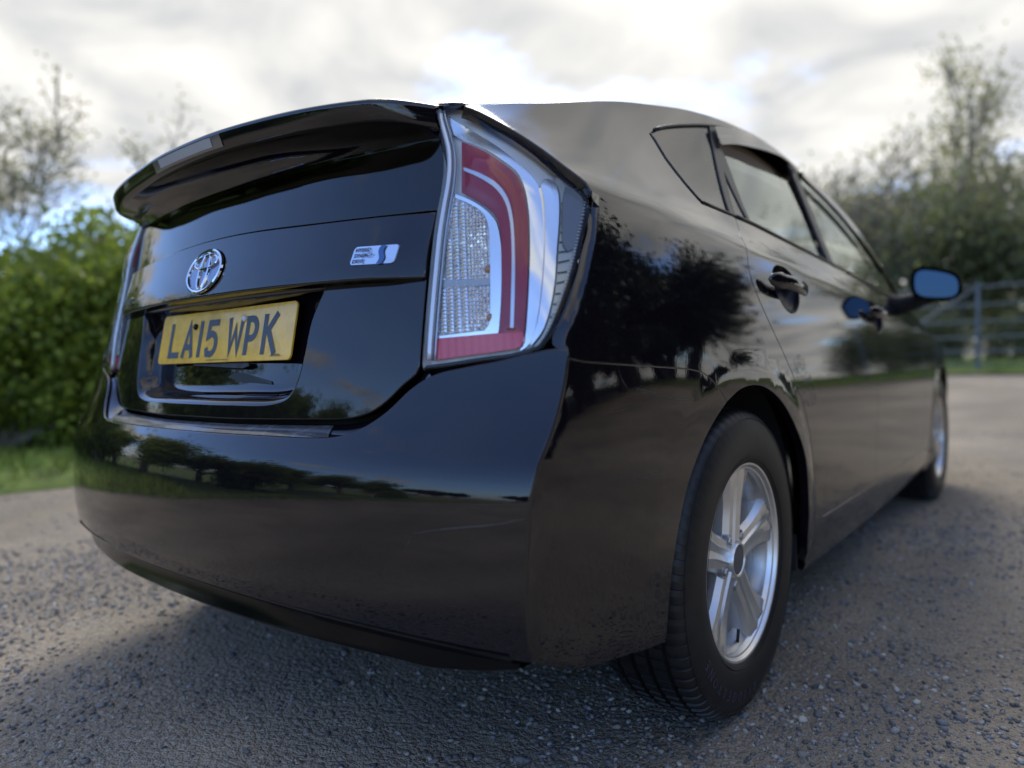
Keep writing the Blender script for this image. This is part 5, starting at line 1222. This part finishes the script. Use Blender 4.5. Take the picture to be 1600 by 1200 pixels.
# trees beyond the gate
ta_=tree('budding_tree','tall slender budding tree at the right picture edge behind the gate','tree','trees beyond the gate',8.4,2.2,.42,4,41,5000,.10,.32,LEAF_BUD,TWIG,up=.8,nb=(3,4),r0=.09,minr=.012); place(ta_,-.15,19.0,.5,.95)
tb_=tree('brown_thicket_tree','brown leafless bushy tree above the door mirror','tree','trees beyond the gate',5.6,.7,.8,5,43,3000,.10,.25,LEAF_BUD,TWIG,up=.2,nb=(3,3),r0=.08,minr=.012); place(tb_,-4.2,18.5,0,1.0)
tc_=tree('green_thicket_tree','dark green bushy tree low behind the gate','tree','trees beyond the gate',4.2,.7,.8,3,44,5500,.13,.40,LEAF_TREE,TWIG,up=.1,nb=(4,5),r0=.07,minr=.012); place(tc_,-.6,16.6,0,.95)
more=[('brown twiggy tree left of the slender tree behind the gate',tb_,-2.3,17.4,2.0,.86),('brown bushy tree right behind the door mirror',tb_,-2.9,16.2,1.2,.72),('brown twiggy tree hidden behind the car\'s window pillars',tb_,-6.6,19.0,3.0,1.0),('green bushy tree at the far right behind the gate',tc_,1.6,17.0,2.2,1.0),('slender budding tree just outside the right picture edge',ta_,2.6,20.0,2.6,1.0),('brown bushy tree rising behind the slender tree',tb_,.9,22.5,4.2,1.1),('brown bushy tree beyond the car\'s bonnet',tb_,-5.2,16.8,4.0,.9),('green bushy tree far behind the car\'s roof',tc_,-8.5,17.2,5.0,1.05),('brown twiggy tree beyond the end of the hedge',tb_,-10.5,18.0,1.0,1.05)]
for l_,src,x,y,r_,s_ in more: o_=copy_tree(src); o_['label']=l_; place(o_,x,y,r_,s_)
# dark evergreens along the right, which the car's flank mirrors
te=tree('evergreen_tree','x','tree','dark trees mirrored in the flank',7.5,.5,.75,4,51,30000,.22,.55,LEAF_DARK,BARK,up=.25,nb=(3,4),r0=.10,minr=.012)
for i,(x,y,r_,s_) in enumerate(((11.5,-1.2,0,1.0),(12.2,2.0,1.3,1.05),(11.8,5.2,2.2,.95),(12.6,8.6,3.3,1.1),(12.2,12.2,4.4,1.0),(13.0,16.2,5.0,1.1),(13.0,-5.0,.7,.95),(13.6,20.5,2.6,1.1))):
    o_=te if i==0 else copy_tree(te); o_['label']='%s dark evergreen in the front row right of the car, counted from the viewpoint\'s side'%('second third fourth fifth sixth seventh first eighth'.split()[i]); place(o_,x,y,r_,s_)
for i,(x,y,r_,s_) in enumerate(((-8.8,14.6,0,.75),(-7.0,14.4,1,.7),(-5.2,14.6,2,.72),(-3.6,14.3,3,.66),(-2.0,14.6,4,.7),(-.6,14.4,5,.62),(.9,14.7,.5,.7),(2.4,14.4,1.5,.75),(4.0,14.8,2.5,.8))):
    o_=copy_tree(tc_); o_['group']='low bushes behind the gate'; o_['label']='low green bush just behind the gate rails, %s of the row from the left'%('first second third fourth fifth sixth seventh eighth ninth'.split()[i]); place(o_,x,y,r_,s_*.5,-.1)
for i,(x,y,r_,s_) in enumerate(((10.6,-3,0,.9),(10.4,.2,1,.95),(10.7,3.4,2,.9),(10.5,6.6,3,.95),(11.0,10.2,4,1.0),(11.2,14.0,5,1.0))):
    o_=copy_tree(te); o_['group']='bushes under the trees on the right'; o_['label']='%s low dark bush under the evergreens right of the car, counted from the viewpoint\'s side'%('first second third fourth fifth sixth'.split()[i]); place(o_,x,y,r_,s_*.42,-.25)
for i,(x,y,r_,s_) in enumerate(((-11,25,0,.62),(-8,26,1.3,.55),(-5.4,25,2.3,.58),(-2.8,26,3.3,.52),(-.4,25,4.3,.55),(2.2,26,5.3,.6),(5,25,.6,.62))):
    o_=copy_tree(tc_); o_['group']='green trees closing the view behind the gate'; o_['label']='bushy green tree closing the view far behind the gate, %s from the left'%('first second third fourth fifth sixth seventh'.split()[i]); place(o_,x,y,r_,s_*1.5,-.7)
for i,(y,s_) in enumerate(((-3.2,1.1),(.4,1.2),(3.6,1.1),(6.9,1.2),(10.4,1.15),(14.2,1.2),(18.3,1.2))):
    o_=copy_tree(te); o_['group']='back row of trees on the right'; o_['label']='dark evergreen in the back row on the right of the car, %s from the viewpoint'%('first second third fourth fifth sixth seventh'.split()[i]); place(o_,14.8,y,1.1*i+.4,s_,-.9)
# far side of the lot behind the viewpoint: a low line of trees
WORDS='first second third fourth fifth sixth seventh eighth ninth tenth eleventh twelfth thirteenth fourteenth fifteenth sixteenth seventeenth eighteenth'.split()
for i in range(18):
    o_=copy_tree(te); o_['group']='trees round the lot behind the viewpoint'; o_['label']='%s dark tree in the far row behind the viewpoint'%WORDS[i]; place(o_,-46+4.4*i+random.uniform(-1,1),-48+random.uniform(-3,3),random.uniform(0,6),random.uniform(.38,.62),-.5)
for i,(y,s_) in enumerate(((-4.6,.9),(-6.3,.95),(-8.2,1.0),(-10.4,1.0),(-13,1.05))):
    o_=copy_tree(hs[i%3]); o_['label']='%s green hedge shrub behind the viewpoint on the left verge'%WORDS[i]; place(o_,-5.9+.2*(i%2),y,i*1.3,s_)
# ------------------------------------------------------------------ the gate
GALV=simple('galvanised_steel',(.13,.155,.165),.6,metal=.2,var=.25,vscale=5)
gz=float(gh(0,12.6))
GT=empty('field_gate',(-.2,12.6,gz),0,'grey steel gate of horizontal rails in front of the trees','gate')
for z in (.12,.34,.58,.84,1.12,1.42):
    mb=MB(); mb.tube([(-3.6,0,z),(3.6,0,z)],.016,8); mb.build('rail',GALV,GT)
for x in (-3.55,-1.6,.35,2.2,3.55):
    mb=MB(); mb.box((x,.0,.75),(.06,.05,1.50)); mb.build('upright',GALV,GT,smooth=False)
mb=MB(); mb.tube([(-1.6,.04,.12),(.35,.04,1.42)],.022,8); mb.build('brace',GALV,GT)
gb2=blades('gate_grass',9000,(-9,6),(12.2,15.5),.06,.26,BLADE[0],8,lambda x,y:gh(x,y)-.01); tag(gb2,'rough grass growing under and behind the gate','grass',kind='stuff')
V=[];F=[];xs_=np.linspace(-30,30,40)
for x in xs_:
    e_=12.15+.12*math.sin(x*1.3)
    for dy,dz in ((0,.004),(.15,.03),(2,.05),(40,.06)): V.append((x,e_+dy,float(gh(x,e_+dy))+dz))
F=[(i*4+k_,(i+1)*4+k_,(i+1)*4+k_+1,i*4+k_+1) for i in range(39) for k_ in range(3)]
tag(mesh_obj('rough_grass',V,F,GRASS),kind='structure')
